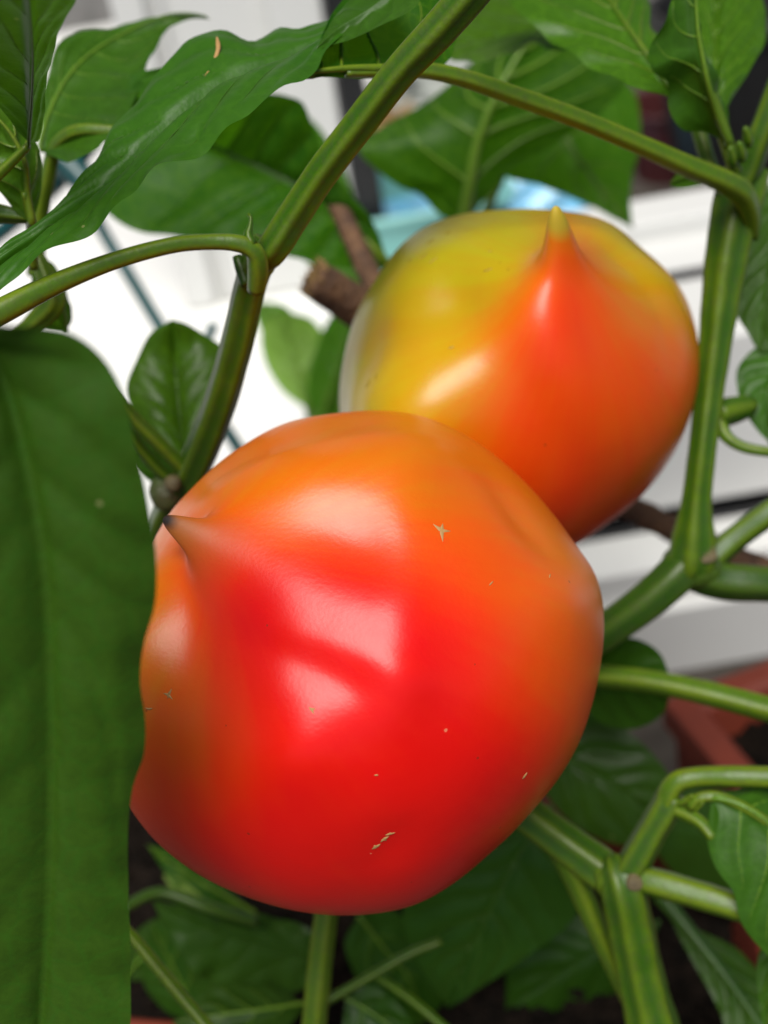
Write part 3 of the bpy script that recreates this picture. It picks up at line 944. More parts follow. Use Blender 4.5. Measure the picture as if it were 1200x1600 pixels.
# right upright stem
stem('stem', [(1172, 262, .256, 30), (1160, 292, .256, 36), (1143, 360, .256, 33), (1130, 440, .257, 29), (1120, 520, .258, 25), (1109, 610, .259, 21), (1097, 710, .260, 20), (1088, 790, .262, 22), (1084, 845, .264, 30), (1080, 885, .2655, 30), (1072, 912, .267, 14)], S, PL, 5, 0.12, swell=((0.90, 0.08, 0.06),))
stem('stem', [(1150, 300, .254, 22), (1168, 262, .252, 22), (1190, 205, .248, 19), (1222, 120, .244, 19), (1250, 40, .24, 17), (1280, -60, .236, 12), (1300, -120, .234, 5)], S, PL, 5, 0.06)
stem('stem', [(1075, 878, .266, 30), (1050, 905, .266, 31), (1000, 948, .268, 29), (940, 990, .272, 28), (880, 1030, .28, 27), (800, 1120, .30, 26), (745, 1250, .34, 26), (720, 1390, .385, 27)], D_, PL, 5, 0.06)
stem('stem', [(1075, 885, .268, 32), (1120, 905, .268, 30), (1200, 912, .268, 28), (1290, 920, .272, 27), (1380, 1000, .30, 26), (1410, 1120, .345, 25), (1400, 1230, .40, 25)], D_, PL, 5, 0.06)
stem('stem', [(1105, 880, .270, 22), (1140, 848, .270, 20), (1200, 803, .268, 20), (1280, 750, .266, 18), (1370, 690, .262, 12), (1420, 650, .26, 5)], S, PL, 5, 0.06)
stem('woody_branch', [(820, 700, .34, 24), (900, 755, .335, 23), (985, 795, .33, 22), (1060, 830, .325, 22), (1150, 872, .32, 20), (1230, 905, .315, 20)], M_['wood'], PL, 0, 0.0, wob=0.12)
stem('petiole', [(880, 1050, .285, 15), (935, 1056, .28, 17), (1010, 1064, .275, 17), (1100, 1082, .27, 18), (1200, 1108, .265, 19), (1290, 1130, .26, 19)], PT, PL, 4, 0.06)

def knob(parent, px, py, d, r, mat, name='stem_node', flat=0.8, seed=1, sx=1.0):
    k, m = 20, 28
    th, ph = np.meshgrid(np.linspace(0.001, np.pi - 0.001, k), np.linspace(0, 2 * np.pi, m, endpoint=False), indexing='ij')
    u = np.stack([np.sin(th) * np.cos(ph), np.cos(th), np.sin(th) * np.sin(ph)], -1).reshape(-1, 3)
    w = (1 + 0.12 * vnoise(u * 2.3, seed)) * r * d / F
    p = u * w[:, None] * np.array([sx, 1, flat])
    V = at(px, py, d) + p[:, :1] * RIGHT + p[:, 1:2] * UP - p[:, 2:3] * FWD
    return obj(name, V, grid_faces(k, m, True), mat, parent, uv=np.zeros((k * m, 2)))

def ring_scar(parent, px, py, d, r, name='leaf_scar'):
    """round corky scar where a leaf fell: a low disc with a raised lip"""
    a = np.linspace(0, 2 * np.pi, 24, endpoint=False)
    V = []
    for (f, h) in ((0.02, 0.0), (0.35, 0.08), (0.6, -0.02), (0.85, 0.12), (1.0, 0.04), (1.12, -0.5)):
        q = f * r * (1 + 0.06 * np.cos(3 * a + 1)) * d / F
        V.append(at(px, py, d) + np.cos(a)[:, None] * q[:, None] * RIGHT * 0.92 + np.sin(a)[:, None] * q[:, None] * UP - FWD * h * r * d / F)
    return obj(name, np.concatenate(V), grid_faces(6, 24, True), M_['bark_scar'], parent)

knob(PL, 405, 412, .2135, 25, S, seed=3)
knob(PL, 1160, 285, .256, 36, M_['node'], seed=4)
knob(PL, 1080, 884, .2665, 40, D_, seed=5, sx=1.2)
knob(PL, 262, 768, .253, 30, M_['node'], seed=6)
ring_scar(PL, 1168, 276, .2512, 13)
ring_scar(PL, 1106, 866, .2608, 15)
knob(PL, 270, 755, .246, 13, M_['bark_scar'], 'leaf_scar', seed=7)
# woody dead stub with a torn end
stem('woody_stub', [(660, 545, .318, 40), (600, 505, .312, 36), (550, 474, .307, 34), (510, 448, .303, 31), (488, 434, .301, 30)], M_['wood'], PL, 0, 0, wob=0.10)
r = np.random.default_rng(4)
V, fc = [], []
e0 = at(490, 435, .301); ax = at(478, 428, .300) - e0; ax /= np.linalg.norm(ax)
n1 = np.cross(ax, FWD); n1 /= np.linalg.norm(n1); n2 = np.cross(ax, n1)
for i in range(46):                       # splinters of the torn end
    aa, rr = r.uniform(0, 6.28), 29 * .301 / F * math.sqrt(r.uniform(0, 1))
    b0 = e0 + (math.cos(aa) * n1 + math.sin(aa) * n2) * rr - ax * 0.001
    w = r.uniform(0.0004, 0.0009); ln = r.uniform(0.0014, 0.0042)
    k = len(V)
    tipp = b0 + ax * ln + (math.cos(aa) * n1 + math.sin(aa) * n2) * r.uniform(-0.0003, 0.0009)
    V += [b0 + n1 * w, b0 + n2 * w, b0 - n1 * w, b0 - n2 * w, tipp]
    fc += [(k, k + 1, k + 4), (k + 1, k + 2, k + 4), (k + 2, k + 3, k + 4), (k + 3, k, k + 4)]
o = obj('torn_end', V, fc, M_['wood_cut'], PL, smooth=False)
stem('woody_branch', [(620, 500, .318, 20), (588, 448, .318, 19), (560, 392, .32, 17), (530, 325, .322, 16), (505, 272, .325, 15), (470, 200, .33, 14)], M_['wood'], PL, 0, 0, wob=0.09)
# small twisted shoot at the right node
stem('petiole', [(1150, 270, .246, 10), (1136, 225, .244, 11), (1118, 170, .242, 11), (1098, 120, .240, 9)], PT, PL, 4, 0.05)
stem('petiole', [(1120, 290, .252, 12), (1106, 250, .253, 12), (1092, 205, .254, 11), (1075, 160, .255, 9)], PT, PL, 4, 0.05)
stem('tendril', [(1118, 648, .262, 22), (1150, 640, .264, 20), (1172, 634, .266, 16)], S, PL, 4, 0.05)
stem('tendril', [(1122, 655, .262, 12), (1135, 682, .260, 10), (1160, 698, .259, 9), (1200, 706, .258, 8), (1260, 712, .258, 8)], PT, PL, 4, 0.03)
for (x, y) in ((1160, 238), (1146, 245), (1170, 215)):
    stem('bud', [(x, y + 14, .243, 5), (x - 1, y + 4, .242, 8), (x - 3, y - 8, .241, 7), (x - 6, y - 16, .240, 3)], S, PL, 4, 0.05, step=4)

# ---------------------------------------------------------------- the fruiting plant: leaves
LS = M_['leaf_shaded']
LF, LU, LY, LP = M_['leaf'], M_['leaf_under'], M_['leaf_young'], M_['leaf_pale']
# long folded leaf crossing the upper left
leaf(PL, [(560, 28, .214), (500, 62, .212), (430, 92, .209), (340, 128, .206), (255, 200, .203), (170, 285, .200), (70, 360, .197), (-20, 430, .194), (-70, 480, .193)],
     [(525, 30, .22), (470, 50, .219), (432, 42, .222), (395, 55, .220), (350, 50, .220), (292, 72, .219), (262, 108, .215), (215, 140, .213), (180, 188, .209), (165, 230, .207), (128, 284, .203), (60, 340, .199), (-20, 412, .195)],
     [(540, 50, .209), (504, 78, .205), (470, 122, .199), (400, 172, .195), (330, 216, .193), (232, 290, .192), (150, 350, .191), (80, 396, .191), (0, 456, .191), (-45, 488, .191)],
     LF, nveins=8, bulge=0.0012, quilt=0.0012, ripple=0.0012, rib=2.5, nu=80, rib_side=-1, rib_mat=M_['vein_dim'], seed=2, groove=0.0016)
# top leaf seen from below, on the long petiole
leaf(PL, [(668, 111, .2148), (600, 112, .212), (540, 113, .209), (478, 120, .206), (420, 132, .204)],
     [(700, 96, .222), (712, 60, .226), (720, 10, .226), (700, -40, .226), (600, -60, .224), (520, 20, .216), (485, 90, .209)],
     [(640, 122, .216), (560, 123, .213), (480, 122, .208)],
     LU, nveins=6, bulge=-0.002, quilt=0.0014, rib=10, rib_side=1, rib_mat=PT, seed=3)
leaf(PL, [(640, -30, .210), (580, 18, .210), (530, 50, .209), (495, 82, .207)],
     [(600, -40, .216), (540, 5, .215), (512, 45, .211)],
     [(655, 5, .205), (600, 40, .2055), (540, 62, .2065)], LF, nveins=5, quilt=0.0008, rib=0, seed=4)
# wavy leaf and broad leaf, top right
leaf(PL, [(990, -20, .300), (930, 20, .292), (850, 42, .286), (770, 55, .282), (690, 72, .278)],
     [(930, -30, .305), (850, -30, .302), (760, -20, .30), (700, 30, .29)],
     [(940, 70, .280), (890, 78, .276), (838, 66, .274), (800, 84, .270), (772, 100, .266), (735, 94, .268), (705, 88, .272)],
     LY, nveins=6, quilt=0.0010, ripple=0.0010, rib=4, rib_side=-1, seed=5, rib_mat=M_['vein_dim'])
leaf(PL, [(1060, 165, .243), (1010, 95, .247), (975, 45, .252), (940, -10, .260), (900, -70, .268)],
     [(1040, 150, .242), (1000, 140, .241), (955, 120, .242), (905, 92, .245), (850, 50, .250), (790, 0, .256), (780, -50, .264)],
     [(1058, 130, .245), (1040, 85, .252), (1020, 40, .258), (1010, -10, .266), (990, -60, .272)],
     LY, nveins=6, quilt=0.0010, ripple=0.0006, rib=7, rib_side=1, seed=6, bulge=0.002, rib_mat=PT)
leaf(PL, [(1128, 190, .250), (1120, 130, .254), (1118, 70, .262), (1120, 10, .270), (1125, -50, .278)],
     [(1100, 160, .250), (1080, 110, .256), (1072, 50, .264), (1078, -10, .272)],
     [(1140, 160, .252), (1170, 112, .256), (1196, 62, .262), (1192, 5, .270), (1165, -45, .276)],
     LY, nveins=7, quilt=0.0024, ripple=0.0006, rib=4, rib_side=-1, seed=7, bulge=0.002)
# small twisted leaf before it
leaf(PL, [(1135, 225, .243), (1116, 180, .238), (1098, 120, .232), (1085, 60, .229), (1080, 0, .227), (1078, -60, .225)],
     [(1110, 212, .243), (1070, 205, .240), (1045, 170, .237), (1042, 125, .233), (1016, 108, .226), (1012, 85, .226), (1035, 40, .226), (1050, 0, .226)],
     [(1138, 205, .245), (1128, 160, .243), (1110, 105, .239), (1095, 60, .236), (1090, 0, .232)],
     LF, nveins=5, quilt=0.0003, ripple=0.0005, rib=6, rib_side=1, seed=8, bulge=-0.0012, nu=64)
leaf(PL, [(1120, 285, .254), (1090, 282, .252), (1065, 283, .250), (1045, 290, .248)],
     [(1090, 270, .254), (1060, 272, .252)], [(1095, 290, .25), (1062, 294, .249)], LF, nveins=4, quilt=0.0004, rib=2, seed=9)
# dark leaves at the right edge
leaf(PL, [(1260, 250, .285), (1230, 340, .28), (1205, 430, .276), (1195, 500, .274), (1190, 552, .272)],
     [(1200, 290, .284), (1165, 370, .28), (1148, 440, .278), (1150, 490, .276), (1168, 520, .274), (1182, 545, .273)],
     [(1300, 330, .27), (1280, 450, .27), (1230, 530, .27)], LF, nveins=7, quilt=0.0016, rib=4, seed=10, rib_side=-1, rib_mat=M_['vein_dim'])
leaf(PL, [(1290, 520, .272), (1240, 560, .271), (1200, 610, .270), (1200, 690, .268)],
     [(1230, 520, .275), (1180, 545, .274), (1153, 575, .273), (1152, 610, .272), (1165, 645, .270), (1185, 675, .269)],
     [(1300, 600, .265), (1250, 690, .265), (1215, 710, .266)], LF, nveins=5, quilt=0.0016, rib=4, seed=11, rib_side=-1, rib_mat=M_['vein_dim'])
# leaf behind the left stem
leaf(PL, [(300, 735, .262), (285, 680, .268), (277, 620, .272), (272, 560, .274), (268, 500, .27)],
     [(262, 715, .264), (222, 665, .268), (198, 612, .272), (215, 560, .274), (236, 520, .272)],
     [(325, 700, .266), (350, 640, .270), (362, 590, .273), (352, 548, .275), (318, 522, .275), (290, 506, .272)],
     LY, nveins=6, quilt=0.0006, rib=3, seed=12, rib_side=-1, rib_mat=M_['vein_dim'], bulge=0.003)
stem('petiole', [(150, 590, .235, 10), (200, 645, .24, 11), (245, 690, .243, 11), (292, 738, .248, 12)], PT, PL, 4, 0.05)
stem('petiole', [(170, 640, .24, 9), (210, 690, .246, 10), (250, 735, .25, 10), (282, 760, .253, 10)], S, PL, 4, 0.05)
leaf(PL, [(285, 750, .258), (250, 735, .256), (215, 700, .254), (180, 660, .252)],
     [(262, 725, .262), (228, 680, .26), (195, 640, .256)], [(262, 762, .258), (225, 745, .256), (195, 705, .254)], LF, nveins=4, rib=0, seed=13)

# ---------------------------------------------------------------- plant at the left edge
PL2 = thing('pepper_plant', 'pepper plant at the left edge with the huge blurred leaf in the foreground', 'pepper plant', tuple(on_z(-250, 1500, 0.0)))
leaf(PL2, [(-80, 470, 0.1287), (-10, 560, 0.1345), (40, 720, 0.1392), (70, 900, 0.1447), (80, 1100, 0.1521), (80, 1300, 0.1605), (70, 1500, 0.1698), (50, 1720, 0.1810)],
     [(-120, 520, 0.1288), (-200, 700, 0.1324), (-230, 950, 0.1408), (-230, 1250, 0.1534), (-180, 1550, 0.1689)],
     [(0, 506, 0.1273), (60, 508, 0.1293), (112, 520, 0.1308), (160, 560, 0.1325), (192, 620, 0.1340), (210, 690, 0.1369), (232, 790, 0.1411), (244, 880, 0.1449), (242, 945, 0.1476),
      (226, 1000, 0.1499), (219, 1060, 0.1524), (227, 1130, 0.1553), (224, 1185, 0.1576), (207, 1232, 0.1596), (200, 1300, 0.1625), (201, 1400, 0.1666), (204, 1520, 0.1717), (190, 1640, 0.1747)],
     M_['leaf_thick'], nveins=9, quilt=0.0009, ripple=0.0, rib=0, seed=14, rib_side=-1, nu=110, bulge=0.003, rib_mat=M_['vein_dim'], vein_slope=0.2)
leaf(PL2, [(46, 226, .206), (48, 150, .190), (50, 60, .172), (40, -60, .15)],
     [(20, 195, .202), (-40, 120, .184), (-60, 0, .162)],
     [(62, 222, .206), (72, 140, .192), (90, 60, .176), (122, -20, .160)], LF, nveins=6, quilt=0.0006, rib=3, seed=15, rib_side=1, rib_mat=M_['vein_dim'])
leaf(PL2, [(48, 350, .215), (38, 300, .213), (34, 250, .210), (10, 205, .208), (-40, 160, .206)],
     [(28, 335, .214), (0, 300, .212), (-40, 260, .21), (-60, 200, .206)],
     [(58, 330, .216), (66, 290, .217), (60, 240, .216), (30, 180, .212)], LY, nveins=5, quilt=0.001, rib=7, seed=16, rib_side=1, rib_mat=PT)
stem('petiole', [(52, 420, .225, 8), (50, 380, .222, 8), (47, 345, .216, 7), (38, 300, .212, 6)], PT, PL2, 4, 0.05)
stem('petiole', [(55, 430, .26, 13), (62, 350, .255, 12), (72, 290, .25, 12), (88, 230, .245, 11), (120, 205, .24, 10), (180, 205, .238, 9)], PT, PL2, 4, 0.05)
# main stem of the left plant, rooted at the left of the trough
stem('stem', [(60, 1330, .372, 26), (-120, 1150, .33, 26), (-230, 900, .27, 26), (-240, 650, .225, 25), (-190, 430, .205, 24), (-110, 330, .206, 22), (-30, 330, .214, 18), (46, 340, .216, 9)], S, PL2, 5, 0.11)
stem('petiole', [(-200, 470, .207, 14), (-170, 440, .180, 12), (-120, 440, .155, 10), (-75, 475, .131, 8)], PT, PL2, 4, 0.05)
stem('petiole', [(-60, 322, .21, 10), (0, 270, .208, 9), (44, 228, .206, 6)], PT, PL2, 4, 0.05)
stem('petiole', [(-120, 530, .21, 22), (-90, 525, .195, 22), (-62, 521, .190, 22)], PT, PL2, 4, 0.03)
# leaf with the curled tip
leaf(PL2, [(66, 238, .246), (82, 180, .25), (110, 125, .254), (150, 85, .258), (210, 52, .262), (262, 30, .264), (300, 26, .264), (328, 30, .263)],
     [(66, 150, .252), (90, 75, .258), (118, 50, .262), (160, 43, .264), (215, 36, .266), (258, 25, .266)],
     [(110, 250, .236), (165, 225, .236), (205, 165, .242), (228, 115, .250), (243, 72, .256), (262, 44, .262), (290, 32, .264)],
     LF, nveins=8, quilt=0.0014, rib=3.5, seed=17, rib_side=1, ripple=0.0005)
leaf(PL2, [(150, 215, .25), (190, 160, .248), (230, 118, .245), (262, 108, .243)], [(150, 170, .254), (200, 118, .25), (240, 106, .246)], [(190, 225, .244), (230, 170, .242)], LF, rib=0, nveins=4, seed=18)
# curled young shoot low at the left
stem('side_shoot', [(20, 540, .24, 14), (60, 500, .238, 16), (85, 470, .236, 18), (72, 430, .236, 14), (60, 400, .236, 9)], PT, PL2, 5, 0.12)
leaf(PL2, [(100, 520, .245), (95, 480, .243), (78, 440, .241), (60, 400, .24)], [(60, 510, .242), (50, 470, .24), (50, 430, .24)], [(112, 500, .247), (105, 460, .246), (85, 415, .243)], LY, rib=3, nveins=5, quilt=0.002, seed=19, rib_side=1)

# ---------------------------------------------------------------- leafy plant behind
PL3 = thing('pepper_plant', 'pepper plant behind with broad drooping leaves above the peppers', 'pepper plant', tuple(on_z(700, 1000, 0.0)))
stem('stem', [(700, 900, .42, 20), (705, 600, .41, 18), (715, 420, .39, 15), (722, 350, .37, 12), (728, 310, .362, 10)], PT, PL3, 5, 0.06)
leaf(PL3, [(724, 345, .362), (732, 290, .355), (745, 222, .350), (775, 150, .346), (815, 80, .345), (850, 20, .346)],
     [(690, 338, .362), (655, 304, .360), (625, 292, .357), (596, 272, .355), (560, 232, .352), (600, 195, .355), (680, 150, .36), (740, 95, .36)],
     [(765, 305, .362), (800, 262, .360), (870, 225, .357), (940, 175, .355), (985, 110, .355), (950, 60, .356), (900, 30, .352)],
     LU, nveins=6, quilt=0.0016, rib=11, seed=20, rib_side=1, vein_slope=0.34, rib_mat=M_['vein'])
leaf(PL3, [(860, 150, .395), (890, 230, .390), (930, 290, .388), (965, 330, .388), (988, 356, .388)],
     [(800, 210, .385), (780, 268, .382), (850, 292, .384), (920, 322, .386)],
     [(930, 110, .40), (990, 140, .402), (1000, 220, .400), (985, 300, .395)],
     LU, nveins=6, quilt=0.0012, rib=6, seed=21, rib_side=1)
stem('petiole', [(725, 420, .40, 8), (790, 260, .40, 8), (860, 150, .396, 7)], PT, PL3, 4, 0.05)
# large back-lit leaf behind the left stem
leaf(PL3, [(300, 210, .325), (350, 238, .322), (420, 268, .320), (490, 305, .320), (560, 360, .325), (610, 420, .33)],
     [(330, 160, .30), (400, 145, .30), (470, 158, .302), (492, 210, .308), (520, 270, .314), (580, 340, .322)],
     [(200, 240, .322), (160, 315, .318), (195, 354, .314), (275, 371, .312), (360, 374, .312), (450, 400, .316), (540, 420, .322)],
     LU, nveins=8, quilt=0.0032, rib=5, seed=22, rib_side=-1, vein_slope=0.12, rib_mat=M_['vein_dim'])
stem('petiole', [(650, 500, .36, 9), (610, 420, .33, 8), (560, 360, .326, 6)], PT, PL3, 4, 0.05)

leaf(PL3, [(570, 450, .42), (545, 400, .42), (515, 320, .418), (480, 230, .415), (450, 170, .412)],
     [(530, 440, .42), (470, 400, .418), (435, 320, .416), (430, 230, .413)],
     [(580, 410, .422), (560, 340, .42), (535, 260, .418), (490, 190, .414)], LU, nveins=7, quilt=0.002, rib=5, seed=51, rib_side=1)
# bright small plant far behind
PL4 = thing('young_plant', 'small pale yellow green plant lit bright left of the rear pepper', 'plant', tuple(on_z(500, 760, 0.0)))
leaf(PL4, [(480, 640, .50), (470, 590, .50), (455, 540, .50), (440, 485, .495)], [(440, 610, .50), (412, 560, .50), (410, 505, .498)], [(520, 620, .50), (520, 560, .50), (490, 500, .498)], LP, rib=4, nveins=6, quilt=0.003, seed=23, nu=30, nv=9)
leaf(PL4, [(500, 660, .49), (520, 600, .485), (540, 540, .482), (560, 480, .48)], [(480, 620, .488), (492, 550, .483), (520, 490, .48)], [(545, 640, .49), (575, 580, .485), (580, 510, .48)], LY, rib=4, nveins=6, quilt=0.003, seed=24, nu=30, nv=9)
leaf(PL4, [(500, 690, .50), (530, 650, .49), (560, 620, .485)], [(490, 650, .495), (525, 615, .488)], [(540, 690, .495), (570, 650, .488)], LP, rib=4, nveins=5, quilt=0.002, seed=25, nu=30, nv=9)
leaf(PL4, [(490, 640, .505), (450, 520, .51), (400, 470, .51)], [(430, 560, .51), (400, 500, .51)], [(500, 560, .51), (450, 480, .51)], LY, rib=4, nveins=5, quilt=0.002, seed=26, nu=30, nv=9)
stem('stem', [(500, 800, .51, 8), (492, 700, .505, 8), (480, 620, .50, 6)], PT, PL4, 0, 0)

# ---------------------------------------------------------------- plant at the lower right
PL5 = thing('pepper_plant', 'pepper plant in the trough at lower right, forked stem with a brown joint', 'pepper plant', tuple(on_z(1040, 1640, 0.082)))
stem('stem', [(1100, 1765, .335, 44), (1080, 1745, .300, 44), (1052, 1702, .266, 42), (1022, 1610, .258, 38), (1000, 1520, .255, 35), (984, 1440, .252, 34), (972, 1385, .250, 32), (962, 1358, .2505, 24), (955, 1338, .252, 12)], S, PL5, 6, 0.11)
stem('stem', [(985, 1570, .264, 11), (950, 1490, .262, 14), (920, 1420, .260, 17), (890, 1350, .258, 20), (868, 1310, .258, 20)], PT, PL5, 4, 0.05)
stem('stem', [(975, 1385, .252, 28), (930, 1352, .255, 30), (870, 1308, .258, 28), (810, 1262, .262, 27), (740, 1200, .27, 26)], S, PL5, 5, 0.11)
stem('stem', [(968, 1385, .251, 24), (990, 1350, .249, 24), (1015, 1305, .247, 23), (1042, 1258, .245, 23), (1050, 1240, .2445, 21)], S, PL5, 5, 0.11)
stem('side_shoot', [(1042, 1275, .245, 14), (1044, 1244, .244, 17), (1058, 1222, .243, 17), (1090, 1214, .242, 16), (1140, 1213, .240, 17), (1210, 1215, .238, 18), (1290, 1222, .236, 18)], PT, PL5, 4, 0.03)
stem('petiole', [(1046, 1262, .244, 11), (1072, 1272, .242, 11), (1095, 1286, .240, 10), (1115, 1310, .238, 9)], PT, PL5, 4, 0.05)
stem('petiole', [(1078, 1262, .241, 9), (1090, 1248, .240, 9), (1120, 1245, .239, 9), (1160, 1260, .237, 8), (1200, 1285, .236, 8)], PT, PL5, 4, 0.05)
stem('stem', [(985, 1370, .250, 20), (1020, 1378, .248, 22), (1080, 1395, .245, 22), (1150, 1416, .242, 22), (1230, 1440, .24, 22)], PT, PL5, 5, 0.05)
knob(PL5, 966, 1376, .2515, 34, S, seed=8, sx=1.1)
ring_scar(PL5, 992, 1380, .2458, 13)
for (x, y) in ((1075, 1256), (1085, 1262), (1068, 1250)):
    stem('bud', [(x - 8, y + 8, .242, 3), (x, y + 2, .241, 5), (x + 9, y - 4, .240, 4), (x + 14, y - 8, .239, 2)], PT, PL5, 4, 0.05, step=3)
leaf(PL5, [(1112, 1250, .239), (1160, 1262, .237), (1200, 1290, .236), (1235, 1370, .235), (1260, 1480, .236)],
     [(1135, 1235, .243), (1200, 1225, .243), (1280, 1300, .242), (1290, 1420, .24)],
     [(1108, 1272, .239), (1105, 1310, .238), (1118, 1355, .237), (1146, 1395, .236), (1160, 1445, .236), (1196, 1490, .236), (1230, 1520, .236)],
     LF, nveins=6, quilt=0.0012, rib=5, seed=27, rib_side=1, bulge=0.002)
leaf(PL5, [(1235, 1440, .25), (1225, 1500, .25), (1205, 1570, .25), (1195, 1620, .25)], [(1190, 1480, .252), (1184, 1530, .252)], [(1270, 1500, .25), (1260, 1580, .25)], LF, rib=3, nveins=5, seed=28)
# leaf with a broad pale midrib, lower right corner
leaf(PL5, [(1030, 1400, .30), (1080, 1460, .295), (1135, 1530, .29), (1190, 1610, .285), (1240, 1700, .28)],
     [(1090, 1450, .297), (1160, 1490, .295), (1215, 1560, .29), (1260, 1650, .285)],
     [(1070, 1480, .295), (1120, 1570, .29), (1150, 1640, .285)], LF, nveins=6, rib=14, seed=29, rib_side=1, quilt=0.001, rib_mat=M_['vein_dim'])
# shaded leaves behind the peppers
leaf(PL5, [(900, 1070, 0.2914), (950, 1060, 0.2863), (1000, 1062, 0.2825), (1050, 1075, 0.2799)], [(930, 1010, 0.2848), (985, 996, 0.2813), (1030, 1020, 0.2799)], [(930, 1125, 0.2924), (985, 1140, 0.2911), (1035, 1115, 0.2863)], LS, rib=0, nveins=5, seed=30, quilt=0.001)
leaf(PL5, [(820, 1150, 0.3152), (890, 1190, 0.3146), (960, 1230, 0.3140), (1045, 1290, 0.3156)], [(880, 1110, 0.3158), (960, 1130, 0.3160), (1030, 1190, 0.3146), (1055, 1240, 0.3151)], [(840, 1220, 0.3129), (900, 1290, 0.3156), (980, 1320, 0.3169)], LS, rib=4, nveins=6, seed=31, quilt=0.0016, rib_side=-1, rib_mat=M_['vein_dim'])
leaf(PL5, [(860, 1260, 0.3023), (810, 1340, 0.3061), (760, 1440, 0.3121), (700, 1575, 0.3229)], [(780, 1270, 0.3084), (680, 1320, 0.3089), (630, 1420, 0.3149), (650, 1500, 0.3187)], [(930, 1330, 0.3000), (900, 1430, 0.3090), (830, 1490, 0.3136), (755, 1540, 0.3191)], LS, rib=4, nveins=7, seed=32, quilt=0.0018, rib_side=-1, rib_mat=M_['vein_dim'])
leaf(PL5, [(1030, 1440, 0.3371), (960, 1470, 0.3374), (880, 1520, 0.3409), (790, 1580, 0.3455)], [(960, 1430, 0.3410), (870, 1440, 0.3401), (800, 1490, 0.3416)], [(1000, 1520, 0.3389), (950, 1580, 0.3435), (860, 1600, 0.3457)], LS, rib=3, nveins=6, seed=33, quilt=0.0012, rib_side=-1, rib_mat=M_['vein_dim'])

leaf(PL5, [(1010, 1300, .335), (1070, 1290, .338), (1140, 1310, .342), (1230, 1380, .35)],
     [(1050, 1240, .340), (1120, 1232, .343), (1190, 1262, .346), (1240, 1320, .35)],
     [(1040, 1350, .338), (1100, 1400, .345), (1170, 1430, .352)], LS, rib=2, nveins=6, seed=61, quilt=0.0007, rib_side=-1, rib_mat=M_['vein_dim'])

# ---------------------------------------------------------------- low plant at the lower left
PL6 = thing('pepper_plant', 'low pepper plant tangled under the front pepper at lower left', 'pepper plant', tuple(on_z(480, 1640, 0.082)))
stem('stem', [(462, 1735, .335, 20), (470, 1715, .305, 20), (480, 1680, .277, 19), (490, 1600, .272, 19), (500, 1500, .270, 19), (512, 1410, .268, 18), (530, 1330, .268, 17)], PT, PL6, 5, 0.06)
stem('petiole', [(170, 1430, .245, 8), (205, 1462, .245, 9), (255, 1522, .243, 10), (325, 1606, .240, 10), (370, 1660, .238, 10)], PT, PL6, 4, 0.05)
stem('petiole', [(500, 1570, .29, 7), (570, 1530, .29, 7), (640, 1490, .29, 7), (690, 1470, .29, 6)], S, PL6, 4, 0.05)
stem('petiole', [(580, 1520, .295, 6), (640, 1560, .29, 7), (700, 1610, .285, 7)], S, PL6, 4, 0.05)
stem('petiole', [(190, 1420, .30, 9), (250, 1395, .305, 9), (330, 1420, .305, 10), (400, 1440, .31, 9)], D_, PL6, 4, 0.05)
leaf(PL6, [(510, 1500, 0.3187), (440, 1485, 0.3140), (350, 1455, 0.3087), (238, 1408, 0.3046)], [(480, 1450, 0.3182), (400, 1428, 0.3148), (320, 1412, 0.3110)], [(470, 1550, 0.3162), (400, 1560, 0.3133), (320, 1530, 0.3080), (270, 1470, 0.3054)], LS, rib=2, nveins=6, seed=34, quilt=0.0007, ripple=0.0012, rib_side=-1, rib_mat=M_['vein_dim'])
leaf(PL6, [(330, 1600, 0.3397), (300, 1560, 0.3373), (270, 1500, 0.3337), (240, 1440, 0.3301)], [(260, 1580, 0.3425), (220, 1520, 0.3409)], [(360, 1560, 0.3333), (340, 1500, 0.3287)], LS, rib=3, nveins=5, seed=35, quilt=0.001)
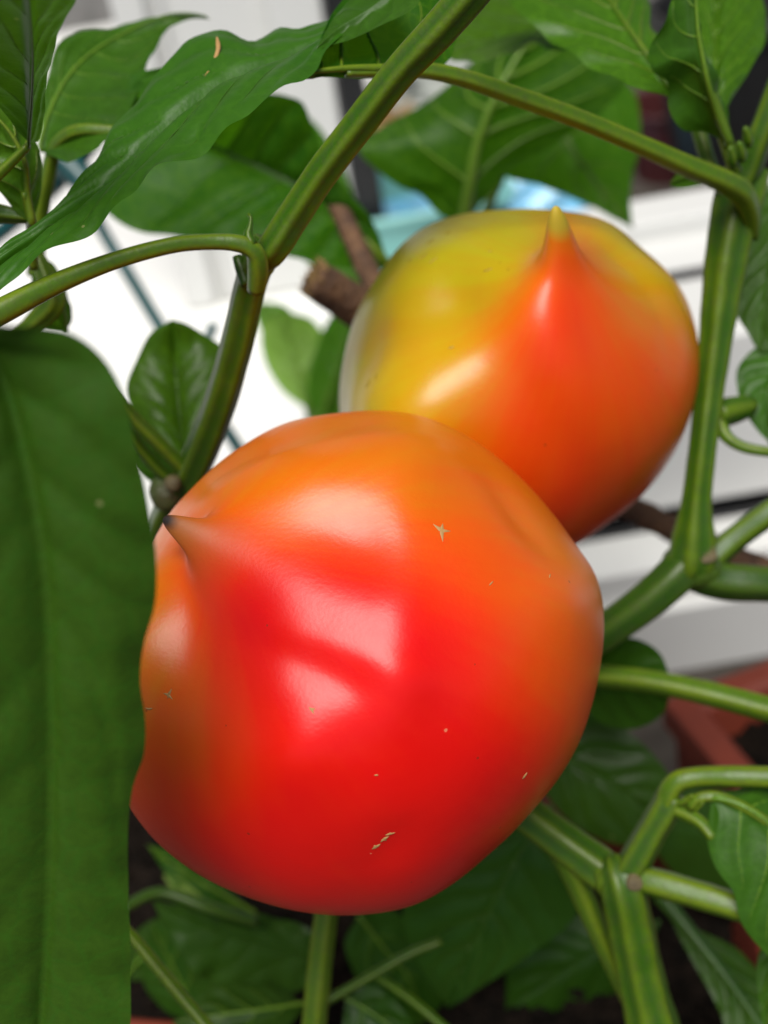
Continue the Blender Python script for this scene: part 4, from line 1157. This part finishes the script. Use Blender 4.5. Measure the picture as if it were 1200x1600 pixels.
leaf(PL6, [(340, 1440, .335), (310, 1400, .335), (280, 1375, .335), (255, 1368, .335)], [(330, 1400, .338), (290, 1365, .338)], [(320, 1430, .332), (280, 1405, .333)], LP, rib=0, nveins=4, seed=36, quilt=0.001)
leaf(PL6, [(400, 1430, 0.3410), (330, 1390, 0.3366), (270, 1350, 0.3342), (230, 1320, 0.3329)], [(360, 1390, 0.3416), (300, 1340, 0.3371)], [(350, 1430, 0.3360), (280, 1390, 0.3346)], LS, rib=3, nveins=5, seed=37, quilt=0.001)
leaf(PL6, [(480, 1570, .305), (420, 1580, .30), (340, 1590, .298), (270, 1600, .298)], [(420, 1540, .308), (330, 1545, .306)], [(430, 1620, .295), (340, 1640, .292)], LS, rib=3, nveins=5, seed=38, quilt=0.0012)
leaf(PL6, [(560, 1430, 0.3310), (600, 1480, 0.3345), (640, 1530, 0.3370), (660, 1600, 0.3417)], [(610, 1420, 0.3349), (660, 1470, 0.3374), (700, 1550, 0.3422)], [(540, 1480, 0.3315), (570, 1550, 0.3362), (610, 1600, 0.3397)], LS, rib=3, nveins=5, seed=39, quilt=0.001)
leaf(PL6, [(540, 1560, .30), (590, 1590, .298), (650, 1640, .295)], [(580, 1540, .302), (640, 1590, .30)], [(540, 1620, .296), (600, 1660, .294)], LS, rib=3, nveins=4, seed=40, quilt=0.001)
leaf(PL6, [(190, 1530, 0.3520), (230, 1490, 0.3476), (290, 1450, 0.3432), (330, 1440, 0.3421)], [(200, 1470, 0.3494), (260, 1430, 0.3450)], [(240, 1530, 0.3480), (300, 1490, 0.3436)], LS, rib=3, nveins=4, seed=41, quilt=0.001)

# pale scrape on the long folded leaf
sc = np.array([at(*q) for q in spline([(339, 58, .2135), (341, 75, .2115), (336, 92, .2105), (333, 102, .210), (318, 122, .208)], 24)])
V, fc, uv = tube_mesh(sc, np.interp(np.linspace(0, 1, 24), [0, .15, .6, 1], [1.5, 4.0, 3.0, 1.0]) * .21 / F, 8, squash=0.5)
obj('scrape', V, fc, M_['scar'], PL, uv=uv)
